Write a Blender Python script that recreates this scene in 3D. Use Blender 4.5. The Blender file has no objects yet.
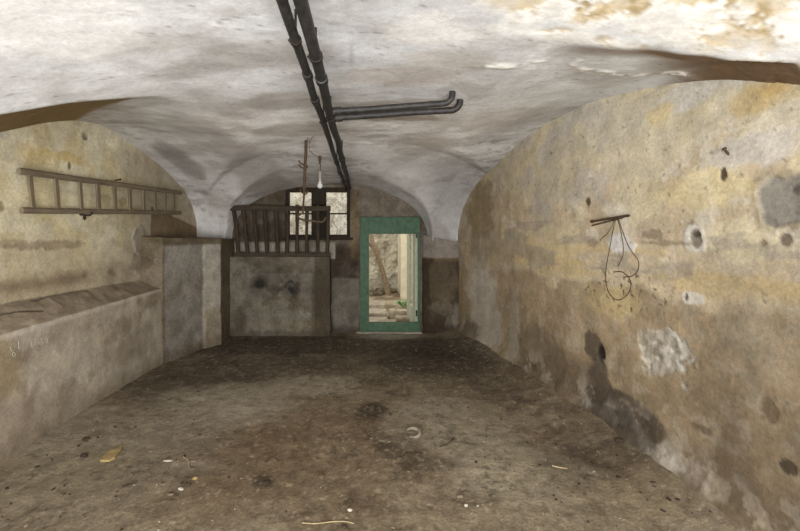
import bpy, bmesh, math, random
import numpy as np
from mathutils import Vector, Matrix, Euler

# ------------------------------------------------------------------ camera, world, light, exposure
S = bpy.context.scene
COL = S.collection
random.seed(7)
CX, CY, FPX, EYE = 365.0, 235.0, 400.0, 1.6      # vanishing point and focal length of an 800 x 531 frame

cd = bpy.data.cameras.new('camera')
cam = bpy.data.objects.new('camera', cd)
COL.objects.link(cam)
cam.location = (0, 0, EYE)
cam.rotation_euler = (math.radians(90), 0, 0)
cd.sensor_width = 36.0
cd.lens = 18.0
cd.shift_x = (400 - CX) / 800.0
cd.shift_y = -(265.5 - CY) / 800.0
cd.clip_start = 0.05
S.camera = cam

world = bpy.data.worlds.new('world')
S.world = world
world.use_nodes = True
bg = world.node_tree.nodes['Background']
bg.inputs['Color'].default_value = (0.975, 0.985, 1.0, 1)
bg.inputs['Strength'].default_value = 2.3


def area(name, loc, rot, sx, sy, power, color):
    ld = bpy.data.lights.new(name, 'AREA')
    ld.shape = 'RECTANGLE'
    ld.size, ld.size_y = sx, sy
    ld.energy = power
    ld.color = color
    lo = bpy.data.objects.new(name, ld)
    COL.objects.link(lo)
    lo.location = loc
    lo.rotation_euler = rot
    return lo


# daylight through the wide cellar entrance behind the photographer
area('entrance_daylight', (0.0, -1.75, 1.0), (math.radians(108), 0, 0), 3.6, 1.5, 330, (0.965, 0.985, 1.0))

S.view_settings.view_transform = 'Standard'
S.view_settings.look = 'None'
S.view_settings.gamma = 1.0
S.view_settings.use_curve_mapping = False
S.view_settings.exposure = 0.0


# ------------------------------------------------------------------ numpy helpers: noise, colours, masks
def lin(h):
    if isinstance(h, str):
        h = h.lstrip('#')
        c = [int(h[i:i + 2], 16) for i in (0, 2, 4)]
    else:
        c = h
    c = np.array(c, float) / 255.0
    return np.where(c <= 0.04045, c / 12.92, ((c + 0.055) / 1.055) ** 2.4)


def lin4(h):
    return tuple(lin(h)) + (1.0,)


def _hash(ix, iy, iz, seed):
    h = (ix.astype(np.int64) * 374761393 + iy.astype(np.int64) * 668265263 + iz.astype(np.int64) * 1274126177 + seed * 974711) & 0xFFFFFFFF
    h = ((h ^ (h >> 13)) * 1103515245) & 0xFFFFFFFF
    h = ((h ^ (h >> 16)) * 2246822519) & 0xFFFFFFFF
    h = h ^ (h >> 15)
    return (h & 0xFFFFFF) / float(0xFFFFFF)


def vnoise(x, y, z, seed=0):
    x0, y0, z0 = np.floor(x), np.floor(y), np.floor(z)
    fx, fy, fz = x - x0, y - y0, z - z0
    fx = fx * fx * (3 - 2 * fx)
    fy = fy * fy * (3 - 2 * fy)
    fz = fz * fz * (3 - 2 * fz)
    r = 0
    for dx in (0, 1):
        for dy in (0, 1):
            for dz in (0, 1):
                w = (fx if dx else 1 - fx) * (fy if dy else 1 - fy) * (fz if dz else 1 - fz)
                r = r + w * _hash(x0 + dx, y0 + dy, z0 + dz, seed)
    return r


def fbm(P, freq, octs=4, seed=0, gain=0.5, stretch=(1, 1, 1)):
    x, y, z = P[..., 0] * freq * stretch[0], P[..., 1] * freq * stretch[1], P[..., 2] * freq * stretch[2]
    a, t, r = 1.0, 0.0, 0.0
    for i in range(octs):
        r = r + a * vnoise(x + 17.3 * i, y + 9.1 * i, z + 4.7 * i, seed + i * 31)
        t += a
        a *= gain
        x, y, z = x * 2.03, y * 2.03, z * 2.03
    return r / t


def sst(a, b, x):
    t = np.clip((x - a) / (b - a), 0, 1)
    return t * t * (3 - 2 * t)


def mix(c, d, m):
    d = np.asarray(d, float)
    return c + (d - c) * np.asarray(m)[..., None]


def blob(P, axes, c, r, seed, amp=0.5, freq=6.0, soft=0.2, rot=0.0, octs=4):
    """ragged patch on the plane of two axes: 1 inside, 0 outside"""
    a = P[..., axes[0]] - c[0]
    b = P[..., axes[1]] - c[1]
    if rot:
        a, b = a * math.cos(rot) + b * math.sin(rot), -a * math.sin(rot) + b * math.cos(rot)
    d = np.sqrt((a / r[0]) ** 2 + (b / r[1]) ** 2)
    near = d < 2.6
    m = np.zeros(d.shape)
    if near.any():
        n = fbm(P[near], freq, octs + 2, seed, 0.62) - 0.5
        m[near] = 1 - sst(1 - soft, 1 + soft, d[near] + 2 * amp * n)
    return m


# ------------------------------------------------------------------ object helpers
def obj(name, me, mat=None, parent=None):
    o = bpy.data.objects.new(name, me)
    COL.objects.link(o)
    if mat:
        me.materials.append(mat)
    if parent is not None:
        o.parent = parent
        o.matrix_parent_inverse = Matrix.Translation(-parent.location) if parent.location.length else Matrix.Identity(4)
    return o


def tag(o, label=None, cat=None, group=None, kind=None):
    for k, v in (('label', label), ('category', cat), ('group', group), ('kind', kind)):
        if v:
            o[k] = v
    return o


def thing(name, loc, label, cat, group=None):
    o = bpy.data.objects.new(name, None)
    COL.objects.link(o)
    o.location = loc
    o.empty_display_size = 0.1
    return tag(o, label, cat, group)


def struct(o):
    o['kind'] = 'structure'
    return o


def bmobj(name, bm, mat, parent=None, smooth=True):
    me = bpy.data.meshes.new(name)
    bmesh.ops.recalc_face_normals(bm, faces=bm.faces[:])
    bm.to_mesh(me)
    bm.free()
    if smooth:
        for p in me.polygons:
            p.use_smooth = True
    o = obj(name, me, mat, parent)
    if smooth:
        try:
            me.set_sharp_from_angle(angle=math.radians(40))
        except Exception:
            pass
    return o


def box(bm, lo, hi, bevel=0.0, M=None):
    r = bmesh.ops.create_cube(bm, size=1)
    vs = r['verts']
    c = [(lo[i] + hi[i]) / 2 for i in range(3)]
    s = [abs(hi[i] - lo[i]) for i in range(3)]
    for v in vs:
        v.co = Vector((v.co.x * s[0] + c[0], v.co.y * s[1] + c[1], v.co.z * s[2] + c[2]))
    if bevel:
        es = {e for v in vs for e in v.link_edges}
        rr = bmesh.ops.bevel(bm, geom=list(es), offset=bevel, segments=2, affect='EDGES', profile=0.7)
        vs = list({v for f in rr['faces'] for v in f.verts} | {v for v in vs if v.is_valid})
    if M is not None:
        for v in vs:
            v.co = M @ v.co
    return vs


def beam(bm, a, b, w, d, up=(0, 0, 1), bevel=0.004, wob=0.0):
    """rectangular bar from a to b, width w along up, depth d across; built as subdivided loft so it can wobble"""
    a, b = Vector(a), Vector(b)
    t = (b - a).normalized()
    u = Vector(up)
    u = (u - t * u.dot(t)).normalized()
    s = t.cross(u)
    n = max(2, int((b - a).length / 0.12))
    prof = []
    bv = bevel
    for (i, j) in ((-1, -1), (1, -1), (1, 1), (-1, 1)):
        prof.append((i * w / 2, j * d / 2))
    P = []
    for k in range(4):
        p, q, r_ = prof[k - 1], prof[k], prof[(k + 1) % 4]
        for e in (p, r_):
            L = math.hypot(e[0] - q[0], e[1] - q[1])
            P.append((q[0] + (e[0] - q[0]) * bv / L, q[1] + (e[1] - q[1]) * bv / L))
    rings = []
    for k in range(n + 1):
        c = a.lerp(b, k / n)
        if wob and 0 < k < n:
            c = c + u * random.uniform(-wob, wob) + s * random.uniform(-wob, wob)
        rings.append([bm.verts.new(c + u * p[0] + s * p[1]) for p in P])
    m = len(P)
    for k in range(n):
        for i in range(m):
            bm.faces.new((rings[k][i], rings[k][(i + 1) % m], rings[k + 1][(i + 1) % m], rings[k + 1][i]))
    bm.faces.new(rings[0][::-1])
    bm.faces.new(rings[-1])


def tube(bm, pts, r, n=10):
    pts = [Vector(p) for p in pts]
    m = len(pts)
    rs = r if isinstance(r, (list, tuple)) else [r] * m
    prev = None
    rings = []
    for i in range(m):
        t = (pts[min(i + 1, m - 1)] - pts[max(i - 1, 0)]).normalized()
        if prev is None:
            prev = t.orthogonal().normalized()
        u = (prev - t * prev.dot(t))
        u = u.normalized() if u.length > 1e-6 else t.orthogonal().normalized()
        prev = u
        w = t.cross(u)
        rings.append([bm.verts.new(pts[i] + (u * math.cos(2 * math.pi * k / n) + w * math.sin(2 * math.pi * k / n)) * rs[i]) for k in range(n)])
    for i in range(m - 1):
        for k in range(n):
            bm.faces.new((rings[i][k], rings[i][(k + 1) % n], rings[i + 1][(k + 1) % n], rings[i + 1][k]))
    bm.faces.new(rings[0][::-1])
    bm.faces.new(rings[-1])


def spline(pts, k=6):
    """Catmull-Rom through the points"""
    P = [Vector(p) for p in pts]
    P = [P[0] * 2 - P[1]] + P + [P[-1] * 2 - P[-2]]
    out = []
    for i in range(1, len(P) - 2):
        for j in range(k):
            t = j / k
            a, b, c, d = P[i - 1], P[i], P[i + 1], P[i + 2]
            out.append(0.5 * ((2 * b) + (c - a) * t + (2 * a - 5 * b + 4 * c - d) * t * t + (3 * b - a - 3 * c + d) * t ** 3))
    out.append(P[-2])
    return out


def lump(bm, c, r, seed, rough=0.25, sub=2, M=None):
    rr = random.Random(seed)
    res = bmesh.ops.create_icosphere(bm, subdivisions=sub, radius=1)
    vs = res['verts']
    co = np.array([v.co[:] for v in vs])
    n = fbm(co + rr.uniform(0, 50), 1.6, 3, seed)
    for v, k in zip(vs, n):
        p = v.co * (1 + rough * 2.4 * (k - 0.5))
        p = Vector((p.x * r[0], p.y * r[1], p.z * r[2]))
        if M is not None:
            p = M @ p
        v.co = p + Vector(c)


def grid_mesh(name, patches):
    """patches: list of (P[n,m,3], C[n,m,3], keep[n-1,m-1] or None) joined in ONE mesh with a colour attribute"""
    Vs, Cs, Fs, base = [], [], [], 0
    for P, C, keep in patches:
        n, m = P.shape[:2]
        idx = np.arange(n * m).reshape(n, m) + base
        q = np.stack([idx[:-1, :-1], idx[1:, :-1], idx[1:, 1:], idx[:-1, 1:]], -1)
        if keep is not None:
            q = q[keep]
        Fs.append(q.reshape(-1, 4))
        Vs.append(P.reshape(-1, 3))
        Cs.append(np.broadcast_to(C, P.shape).reshape(-1, 3))
        base += n * m
    V, C, F = np.concatenate(Vs), np.concatenate(Cs), np.concatenate(Fs)
    used = np.zeros(len(V), bool)
    used[F.ravel()] = True
    remap = np.cumsum(used) - 1
    V, C, F = V[used], C[used], remap[F]
    me = bpy.data.meshes.new(name)
    me.vertices.add(len(V))
    me.vertices.foreach_set('co', V.astype(np.float32).ravel())
    me.loops.add(F.size)
    me.loops.foreach_set('vertex_index', F.astype(np.int32).ravel())
    me.polygons.add(len(F))
    me.polygons.foreach_set('loop_start', np.arange(0, F.size, 4, dtype=np.int32))
    try:
        me.polygons.foreach_set('loop_total', np.full(len(F), 4, dtype=np.int32))
    except Exception:
        pass
    me.polygons.foreach_set('use_smooth', np.ones(len(F), bool))
    me.update(calc_edges=True)
    at = me.color_attributes.new('Col', 'FLOAT_COLOR', 'POINT')
    C4 = np.concatenate([np.clip(C, 0.003, 0.95), np.ones((len(C), 1))], 1)
    at.data.foreach_set('color', C4.astype(np.float32).ravel())
    return me


# ------------------------------------------------------------------ materials
def mat_new(name):
    m = bpy.data.materials.new(name)
    m.use_nodes = True
    nt = m.node_tree
    b = nt.nodes['Principled BSDF']
    b.inputs['Roughness'].default_value = 0.9
    b.inputs['Specular IOR Level'].default_value = 0.25
    return m, nt, b


def nnoise(nt, scale, detail=5, rough=0.6, vec=None):
    n = nt.nodes.new('ShaderNodeTexNoise')
    n.inputs['Scale'].default_value = scale
    n.inputs['Detail'].default_value = detail
    n.inputs['Roughness'].default_value = rough
    if vec is not None:
        nt.links.new(vec, n.inputs['Vector'])
    return n.outputs['Fac']


def nrange(nt, x, a, b, c, d):
    n = nt.nodes.new('ShaderNodeMapRange')
    for i, v in zip((1, 2, 3, 4), (a, b, c, d)):
        n.inputs[i].default_value = v
    nt.links.new(x, n.inputs[0])
    return n.outputs[0]


def nmath(nt, op, a, b):
    n = nt.nodes.new('ShaderNodeMath')
    n.operation = op
    for i, v in ((0, a), (1, b)):
        if isinstance(v, (int, float)):
            n.inputs[i].default_value = v
        else:
            nt.links.new(v, n.inputs[i])
    return n.outputs[0]


def nmixc(nt, f, a, b, mode='MIX'):
    n = nt.nodes.new('ShaderNodeMix')
    n.data_type = 'RGBA'
    n.blend_type = mode
    for k, v in ((0, f), (6, a), (7, b)):
        if hasattr(v, 'is_linked'):
            nt.links.new(v, n.inputs[k])
        else:
            n.inputs[k].default_value = v
    return n.outputs[2]


def ncoord(nt, scale=(1, 1, 1), kind='Object'):
    t = nt.nodes.new('ShaderNodeTexCoord')
    mp = nt.nodes.new('ShaderNodeMapping')
    mp.inputs['Scale'].default_value = scale
    nt.links.new(t.outputs[kind], mp.inputs['Vector'])
    return mp.outputs['Vector']


def nbump(nt, b, h, strength, dist):
    n = nt.nodes.new('ShaderNodeBump')
    n.inputs['Strength'].default_value = strength
    n.inputs['Distance'].default_value = dist
    nt.links.new(h, n.inputs['Height'])
    nt.links.new(n.outputs['Normal'], b.inputs['Normal'])


def m_plaster(name, var=0.22, fine=45, bump=0.5, dist=0.012, speck=0.0):
    m, nt, b = mat_new(name)
    v = ncoord(nt)
    at = nt.nodes.new('ShaderNodeAttribute')
    at.attribute_name = 'Col'
    n1 = nnoise(nt, fine, 6, 0.65, v)
    n2 = nnoise(nt, fine * 0.16, 6, 0.6, v)
    n0 = nnoise(nt, fine * 2.6, 3, 0.6, v)
    f = nmath(nt, 'MULTIPLY', nrange(nt, n1, 0.33, 0.67, 1 - var * 0.9, 1 + var * 0.9), nrange(nt, n2, 0.33, 0.67, 1 - var, 1 + var))
    f = nmath(nt, 'MULTIPLY', f, nrange(nt, n0, 0.3, 0.7, 1 - var * 0.6, 1 + var * 0.6))
    if speck:
        n3 = nnoise(nt, fine * 1.7, 2, 0.5, v)
        f = nmath(nt, 'MULTIPLY', f, nrange(nt, n3, 0.70, 0.76, 1.0, 1 + speck))
        n4 = nnoise(nt, fine * 1.1, 3, 0.5, v)
        f = nmath(nt, 'MULTIPLY', f, nrange(nt, n4, 0.28, 0.34, 0.55, 1.0))
    c = nt.nodes.new('ShaderNodeVectorMath')
    c.operation = 'SCALE'
    nt.links.new(at.outputs['Color'], c.inputs[0])
    nt.links.new(f, c.inputs['Scale'])
    nt.links.new(c.outputs[0], b.inputs['Base Color'])
    h = nmath(nt, 'ADD', nmath(nt, 'MULTIPLY', n1, 0.35), n2)
    nbump(nt, b, h, bump, dist)
    return m


def m_wood(name, c1, c2, axis=0, rough=0.85, grain=1.0):
    m, nt, b = mat_new(name)
    sc = [26, 26, 26]
    sc[axis] = 2.2
    v = ncoord(nt, tuple(sc))
    n1 = nnoise(nt, 1.0, 6, 0.65, v)
    v2 = ncoord(nt)
    n2 = nnoise(nt, 7.0, 4, 0.6, v2)
    f = nrange(nt, nmath(nt, 'ADD', nmath(nt, 'MULTIPLY', n1, 0.65), nmath(nt, 'MULTIPLY', n2, 0.35)), 0.33, 0.66, 0, 1)
    nt.links.new(nmixc(nt, f, lin4(c1), lin4(c2)), b.inputs['Base Color'])
    b.inputs['Roughness'].default_value = rough
    nbump(nt, b, n1, 0.5 * grain, 0.006)
    return m


def m_simple(name, c1, c2=None, scale=20, rough=0.8, metal=0.0, bump=0.3, dist=0.004, spec=0.3, lo=0.35, hi=0.65):
    m, nt, b = mat_new(name)
    v = ncoord(nt)
    n1 = nnoise(nt, scale, 5, 0.6, v)
    nt.links.new(nmixc(nt, nrange(nt, n1, lo, hi, 0, 1), lin4(c1), lin4(c2 or c1)), b.inputs['Base Color'])
    b.inputs['Roughness'].default_value = rough
    b.inputs['Metallic'].default_value = metal
    b.inputs['Specular IOR Level'].default_value = spec
    if bump:
        nbump(nt, b, n1, bump, dist)
    return m


def m_glass(name, tint=(1, 1, 1, 1), dirt=0.06):
    m, nt, b = mat_new(name)
    nt.nodes.remove(b)
    out = nt.nodes['Material Output']
    tr = nt.nodes.new('ShaderNodeBsdfTransparent')
    tr.inputs['Color'].default_value = tint
    gl = nt.nodes.new('ShaderNodeBsdfGlossy')
    gl.inputs['Roughness'].default_value = 0.4
    df = nt.nodes.new('ShaderNodeBsdfDiffuse')
    df.inputs['Color'].default_value = (0.6, 0.58, 0.5, 1)
    m1 = nt.nodes.new('ShaderNodeMixShader')
    m1.inputs[0].default_value = 0.03
    nt.links.new(tr.outputs[0], m1.inputs[1])
    nt.links.new(gl.outputs[0], m1.inputs[2])
    m2 = nt.nodes.new('ShaderNodeMixShader')
    n = nnoise(nt, 9, 5, 0.6, ncoord(nt))
    nt.links.new(nrange(nt, n, 0.4, 0.8, dirt * 0.3, dirt * 2.5), m2.inputs[0])
    nt.links.new(m1.outputs[0], m2.inputs[1])
    nt.links.new(df.outputs[0], m2.inputs[2])
    nt.links.new(m2.outputs[0], out.inputs['Surface'])
    return m


M_CEIL = m_plaster('whitewashed vault plaster', 0.10, 30, 0.45, 0.012)
M_WALL = m_plaster('worn painted plaster', 0.17, 42, 0.5, 0.012)
M_LOW = m_plaster('damp cement render', 0.24, 36, 0.5, 0.012)
M_FLOOR = m_plaster('trodden earth floor', 0.24, 50, 0.85, 0.014, speck=0.3)
M_STONE = m_plaster('rough courtyard masonry', 0.2, 20, 0.9, 0.05)
M_LADDER = m_wood('weathered ladder wood', '#5f5344', '#857762', 1)
M_RAIL = m_wood('dark old railing wood', '#2a231c', '#4e4235', 0)
M_BAL = m_wood('dark old baluster wood', '#261f19', '#493d31', 2)
M_FRAMEW = m_wood('blackened window wood', '#1d1813', '#3a3026', 2)
M_GREEN = m_simple('chipped green door paint', '#364f38', '#45604a', 14, 0.6, bump=0.25)
M_PALEG = m_simple('faded grey green paint', '#9c9f88', '#b3b59d', 12, 0.7)
M_PIPE = m_simple('painted grey iron pipe', '#211f1d', '#3b3835', 30, 0.55, 0.1, 0.3, 0.003, 0.35)
M_RUST = m_simple('rusty iron', '#382c22', '#594634', 60, 0.85, 0.2)
M_DKIRON = m_simple('dark iron', '#1e1a17', '#3a3029', 50, 0.75, 0.3)
M_GLASS = m_glass('dusty window glass')
M_BARK = m_simple('pale tree bark', '#6b5a48', '#978369', 26, 0.95, bump=0.8, dist=0.02)
M_LEAF = m_simple('green leaf', '#6a8550', '#a3bb86', 12, 0.6)
M_DRYLEAF = m_simple('dry ivy leaf', '#6d6a3a', '#a09a5a', 8, 0.7)
M_CHIP = m_simple('pale plaster chip', '#9f9584', '#c9c1b1', 30, 0.95)
M_CLOD = m_simple('dark earth clod', '#2c251d', '#4a3e30', 30, 1.0, bump=0.6)
M_GRIT = m_simple('grit', '#5a4f40', '#8c7f6a', 9, 1.0)
M_GRITD = m_simple('dark grit', '#2a231c', '#463a2d', 9, 1.0)
M_TWIG = m_simple('dry twig', '#8c7a5a', '#b3a27e', 30, 0.9)
M_YSCRAP = m_simple('yellowish board scrap', '#85724c', '#a08a5c', 30, 0.9)
M_CHALK = m_simple('white chalk', '#a59b8c', '#b8b0a2', 60, 1.0)
M_BULB = m_simple('clear bulb glass', '#b9bcbd', '#d6d8d8', 5, 0.12, 0.0, 0, 0, 0.8)
M_CORD = m_simple('dusty brown cord', '#3c3128', '#5c4c3e', 60, 0.9)
M_SLAB = m_simple('courtyard stone', '#8f8370', '#b5a992', 9, 0.95, bump=0.7, dist=0.02)


# ------------------------------------------------------------------ the shape of the cellar
def sell(u, p):
    return np.clip(1 - np.abs(np.clip(u, -1, 1)) ** p, 0, 1) ** (1 / p)


XR_Y = np.array([-4, 0, 1.9, 3.0, 4.0, 5.0, 6.0, 6.4, 7.0])
XR_X = np.array([2.2, 2.14, 2.05, 1.97, 1.86, 1.74, 1.57, 1.49, 1.4])
XLW = -2.7                                    # upper left wall
PL_Y = np.array([-4, 1.2, 1.9, 2.4, 2.96, 3.4, 3.76, 4.1, 4.8, 5.4, 6.0, 6.3, 6.5, 7.0])
PL_Z = np.array([1.5, 1.55, 1.95, 2.15, 2.36, 2.56, 2.68, 2.73, 2.63, 2.49, 2.25, 2.02, 1.62, 1.5])
PR_Y = np.array([-4, 0.6, 1.3, 1.885, 2.28, 2.66, 3.37, 4.0, 4.6, 5.05, 5.5, 6.0, 6.35, 6.5, 7])
PR_Z = np.array([1.5, 1.62, 2.07, 2.305, 2.49, 2.60, 2.735, 2.74, 2.68, 2.56, 2.43, 2.17, 1.82, 1.5, 1.4])


SR_D = np.array([-1, 0, .16, .32, .5, .7, .96, 1.3, 3.0])
SR_S = np.array([-1, 0, .27, .33, .51, .76, 1.13, 1.5, 3.2])


def xr(y):
    return np.interp(y, XR_Y, XR_X)


def smooth_interp(y, X, Z):
    h = 0.12
    return sum(w * np.interp(y + d * h, X, Z) for d, w in ((-1, .15), (-.5, .22), (0, .26), (.5, .22), (1, .15)))


def vault(x, y):
    x, y = np.broadcast_arrays(np.asarray(x, float), np.asarray(y, float))
    zA = 1.55 + 1.1 * sell((x + 0.12) / 2.55, 2.5)
    zE = np.where(y < 3.8, 9.0, 1.45 + 1.22 * sell((y - 3.8) / 2.62, 2.3))
    main = np.minimum(zA, zE)
    yl = np.where(y < 4.1, np.minimum(y + np.where(x - XLW < 0.5, 1.15 * (x - XLW), 0.575 + 0.52 * (x - XLW - 0.5)), 4.1), y)
    zL = smooth_interp(yl, PL_Y, PL_Z) - 0.085 * (x - XLW) - np.where(x > -1.2, (x + 1.2) * 0.4, 0)
    d = xr(y) - x
    yr = np.where(y < 3.7, np.minimum(y + np.interp(d, SR_D, SR_S), 3.7), y)
    zR = smooth_interp(yr, PR_Y, PR_Z) - 0.12 * d - np.where(d > 1.1, (d - 1.1) * 0.4, 0)
    zL = np.where(x < 0, zL, 0)
    zR = np.where(x > -0.2, zR, 0)
    a = np.interp(y, [6.2, 6.6], [1.74, 1.62])
    zK = 1.48 + (1.1 - 0.075 * np.maximum(0, y - 4.6)) * sell((x + 0.58) / a, 2.3)
    zK = np.where(y > 4.0, zK, 0)
    k = 0.012 + 0.09 * (1 - sst(0.6, 1.15, x)) * sst(-1.45, -1.1, x)

    def smax(p, q):
        h = np.clip(0.5 + 0.5 * (p - q) / k, 0, 1)
        return q + (p - q) * h + k * h * (1 - h)
    r = smax(smax(main, zL), zR)
    r = smax(r, zK)
    return np.where(y > 6.42, np.maximum(zK, 1.45), r)


def pR(px, py):
    """point of the photo that lies on the right wall -> (y, z)"""
    k = (px - CX) / FPX
    y = 3.0
    for _ in range(40):
        y = 0.5 * y + 0.5 * float(xr(y)) / k
    return y, EYE + (CY - py) * y / FPX


def pX(px, py, X):
    y = X * FPX / (px - CX)
    return y, EYE + (CY - py) * y / FPX


def pF(px, py, z=0.0):
    y = (EYE - z) * FPX / (py - CY)
    return (px - CX) * y / FPX, y


def pY(px, py, y):
    return (px - CX) * y / FPX, EYE + (CY - py) * y / FPX


def steps(*segs):
    out = []
    for a, b, d in segs:
        n = max(1, int(round((b - a) / d)))
        out += list(np.linspace(a, b, n, endpoint=False))
    out.append(segs[-1][1])
    return np.array(out)


# ------------------------------------------------------------------ floor
def floor_z(x, y):
    P = np.stack(np.broadcast_arrays(x, y, np.zeros_like(x)), -1)
    z = 0.05 * (fbm(P, 0.9, 3, 5) - 0.5) + 0.014 * (fbm(P, 7, 4, 6) - 0.5)
    d = xr(y) - x
    z = z + 0.13 * np.clip(1 - d / 0.55, 0, 1) ** 1.5 * sst(0.3, 0.6, 0.45 + 0.5 * fbm(P, 1.5, 2, 9))
    z = z + 0.05 * np.clip(1 - (x + 2.5) / 0.5, 0, 1) ** 2
    return z


ys = steps((-1.9, 1.4, 0.1), (1.4, 4.0, 0.0125), (4.0, 6.75, 0.02))
xs = steps((-2.8, 2.3, 0.0125))
Y, X = np.meshgrid(ys, xs, indexing='ij')
Z = floor_z(X, Y)
P = np.stack([X, Y, Z], -1)
F0 = np.stack([X, Y, np.zeros_like(X)], -1)
n1, n2, n3 = fbm(F0, 1.1, 5, 11), fbm(F0, 3.2, 5, 12), fbm(F0, 14, 4, 13)
c = mix(np.broadcast_to(lin('#84735c'), P.shape).copy(), lin('#95866f'), sst(0.35, 0.65, n1))
c = mix(c, lin('#6b5c4a'), 0.6 * sst(0.52, 0.68, n2))
c = mix(c, lin('#a0927b'), 0.5 * sst(0.55, 0.72, n3))


def fb(px, py, rx, ry, col, m, seed, amp=0.5, soft=0.4, freq=3.0):
    global c
    cx_, cy_ = pF(px, py)
    rxm = rx * cy_ / FPX
    y2 = pF(px, py + ry)[1]
    c = mix(c, lin(col), m * blob(F0, (0, 1), (cx_, cy_), (rxm, abs(cy_ - y2) * 1.15), seed, amp, freq, soft))


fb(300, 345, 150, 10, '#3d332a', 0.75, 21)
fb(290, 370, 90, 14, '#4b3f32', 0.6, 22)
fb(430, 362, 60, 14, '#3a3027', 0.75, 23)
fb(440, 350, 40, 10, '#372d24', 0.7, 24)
fb(190, 385, 70, 16, '#4c4136', 0.6, 25)
fb(320, 440, 120, 75, '#7b664c', 0.7, 26, 0.5, 0.75)
fb(225, 402, 62, 20, '#ada18c', 0.9, 27)
fb(315, 385, 50, 9, '#ada18c', 0.85, 28)
fb(150, 450, 80, 40, '#8c7f6b', 0.7, 29)
fb(440, 425, 50, 26, '#a99c86', 0.8, 30)
fb(520, 470, 60, 40, '#b3a68d', 0.85, 31)
fb(560, 500, 50, 25, '#aa9c84', 0.6, 32)
fb(480, 385, 60, 15, '#6c5f4e', 0.6, 33)
fb(600, 470, 60, 30, '#4f4436', 0.45, 34, 0.8)
fb(640, 500, 80, 22, '#a08f72', 0.5, 35)
fb(90, 442, 18, 8, '#4c4236', 0.7, 36,0.9)
fb(80, 460, 12, 6, '#4c4236', 0.6, 37,0.9)
fb(265, 480, 11, 6, '#40352a', 0.8, 38,0.9)
fb(165, 438, 20, 7, '#6a5646', 0.6, 39, 0.7)
fb(400, 445, 22, 9, '#4a3e31', 0.6, 40, 0.8)
fb(408, 430, 22, 12, '#8f8069', 0.6, 41, 0.6)
fb(372, 410, 16, 6, '#3a3027', 0.75, 42, 0.8)
fb(430, 462, 30, 8, '#4b3f32', 0.5, 43, 0.8)
fb(390, 336, 34, 3.0, '#9a9080', 0.9, 44, 0.3)  # pool of daylight from the door, painted before the sill
fb(200, 360, 60, 10, '#574a3d', 0.5, 45)
fb(60, 500, 90, 40, '#8f816b', 0.6, 46)
fb(470, 530, 120, 30, '#96866d', 0.5, 47)
# fine speckles of lime and soot trodden into the earth
sp = fbm(F0, 34, 2, 51)
nf = fbm(F0, 20, 5, 54, 0.66)
c = mix(c, lin('#584a39'), 0.42 * sst(0.54, 0.62, nf) * (0.35 + 0.65 * sst(0.42, 0.6, n2)))
c = mix(c, lin('#a99c86'), 0.3 * sst(0.56, 0.64, fbm(F0, 24, 5, 55, 0.66)) * (0.4 + 0.6 * sst(0.45, 0.6, n1)))
fb(110, 432, 90, 26, '#9d907c', 0.75, 48)
fb(60, 470, 60, 26, '#95886f', 0.7, 49)
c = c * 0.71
c = mix(c, lin('#a3957d'), 0.5 * sst(0.74, 0.80, sp))
sd = fbm(F0, 26, 3, 52)
c = mix(c, lin('#352c23'), 0.5 * sst(0.69, 0.75, sd) * sst(0.4, 0.6, fbm(F0, 1.6, 3, 53)))
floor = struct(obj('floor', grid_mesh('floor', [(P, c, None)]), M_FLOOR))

# ------------------------------------------------------------------ ceiling: groined vault
ys = steps((-1.9, 1.2, 0.08), (1.2, 4.2, 0.016), (4.2, 6.4, 0.022), (6.4, 6.72, 0.02))
us = np.linspace(0, 1, 260)
us = 0.5 - 0.5 * np.cos(us * math.pi) * (0.55 + 0.45 * np.abs(np.cos(us * math.pi)) ** 0.5)
us = (us - us[0]) / (us[-1] - us[0])
Y, U = np.meshgrid(ys, us, indexing='ij')
XL = np.full_like(Y, XLW - 0.04)
X = XL + (xr(Y) + 0.04 - XL) * U
Z = vault(X, Y)
P0 = np.stack([X, Y, Z], -1)
rel = 0.035 * (fbm(P0, 1.3, 3, 60) - 0.5) + 0.007 * (fbm(P0, 6, 4, 61, stretch=(1, 1.8, 1)) - 0.5)
edge = np.minimum(X - XL, xr(Y) + 0.04 - X)
rel = rel * sst(0.0, 0.35, edge)
n1, n2, n3 = fbm(P0, 1.2, 5, 62), fbm(P0, 3, 6, 63, 0.62, stretch=(0.9, 1.3, 1)), fbm(P0, 12, 5, 64, 0.62, stretch=(0.8, 1.4, 1))
c = np.broadcast_to(lin('#dadada'), P0.shape).copy()
c = mix(c, lin('#bfbcba'), 0.7 * sst(0.42, 0.7, n2))
c = mix(c, lin('#efeff0'), 0.5 * sst(0.55, 0.7, n3))
c = mix(c, lin('#a9a49e'), 0.5 * sst(0.56, 0.64, n3) * sst(0.45, 0.6, n2))
fk = sst(0.70, 0.75, fbm(P0, 22, 4, 59, 0.6, stretch=(0.7, 1.5, 1)))
c = mix(c, lin('#6f675f'), 0.55 * fk)
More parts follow.
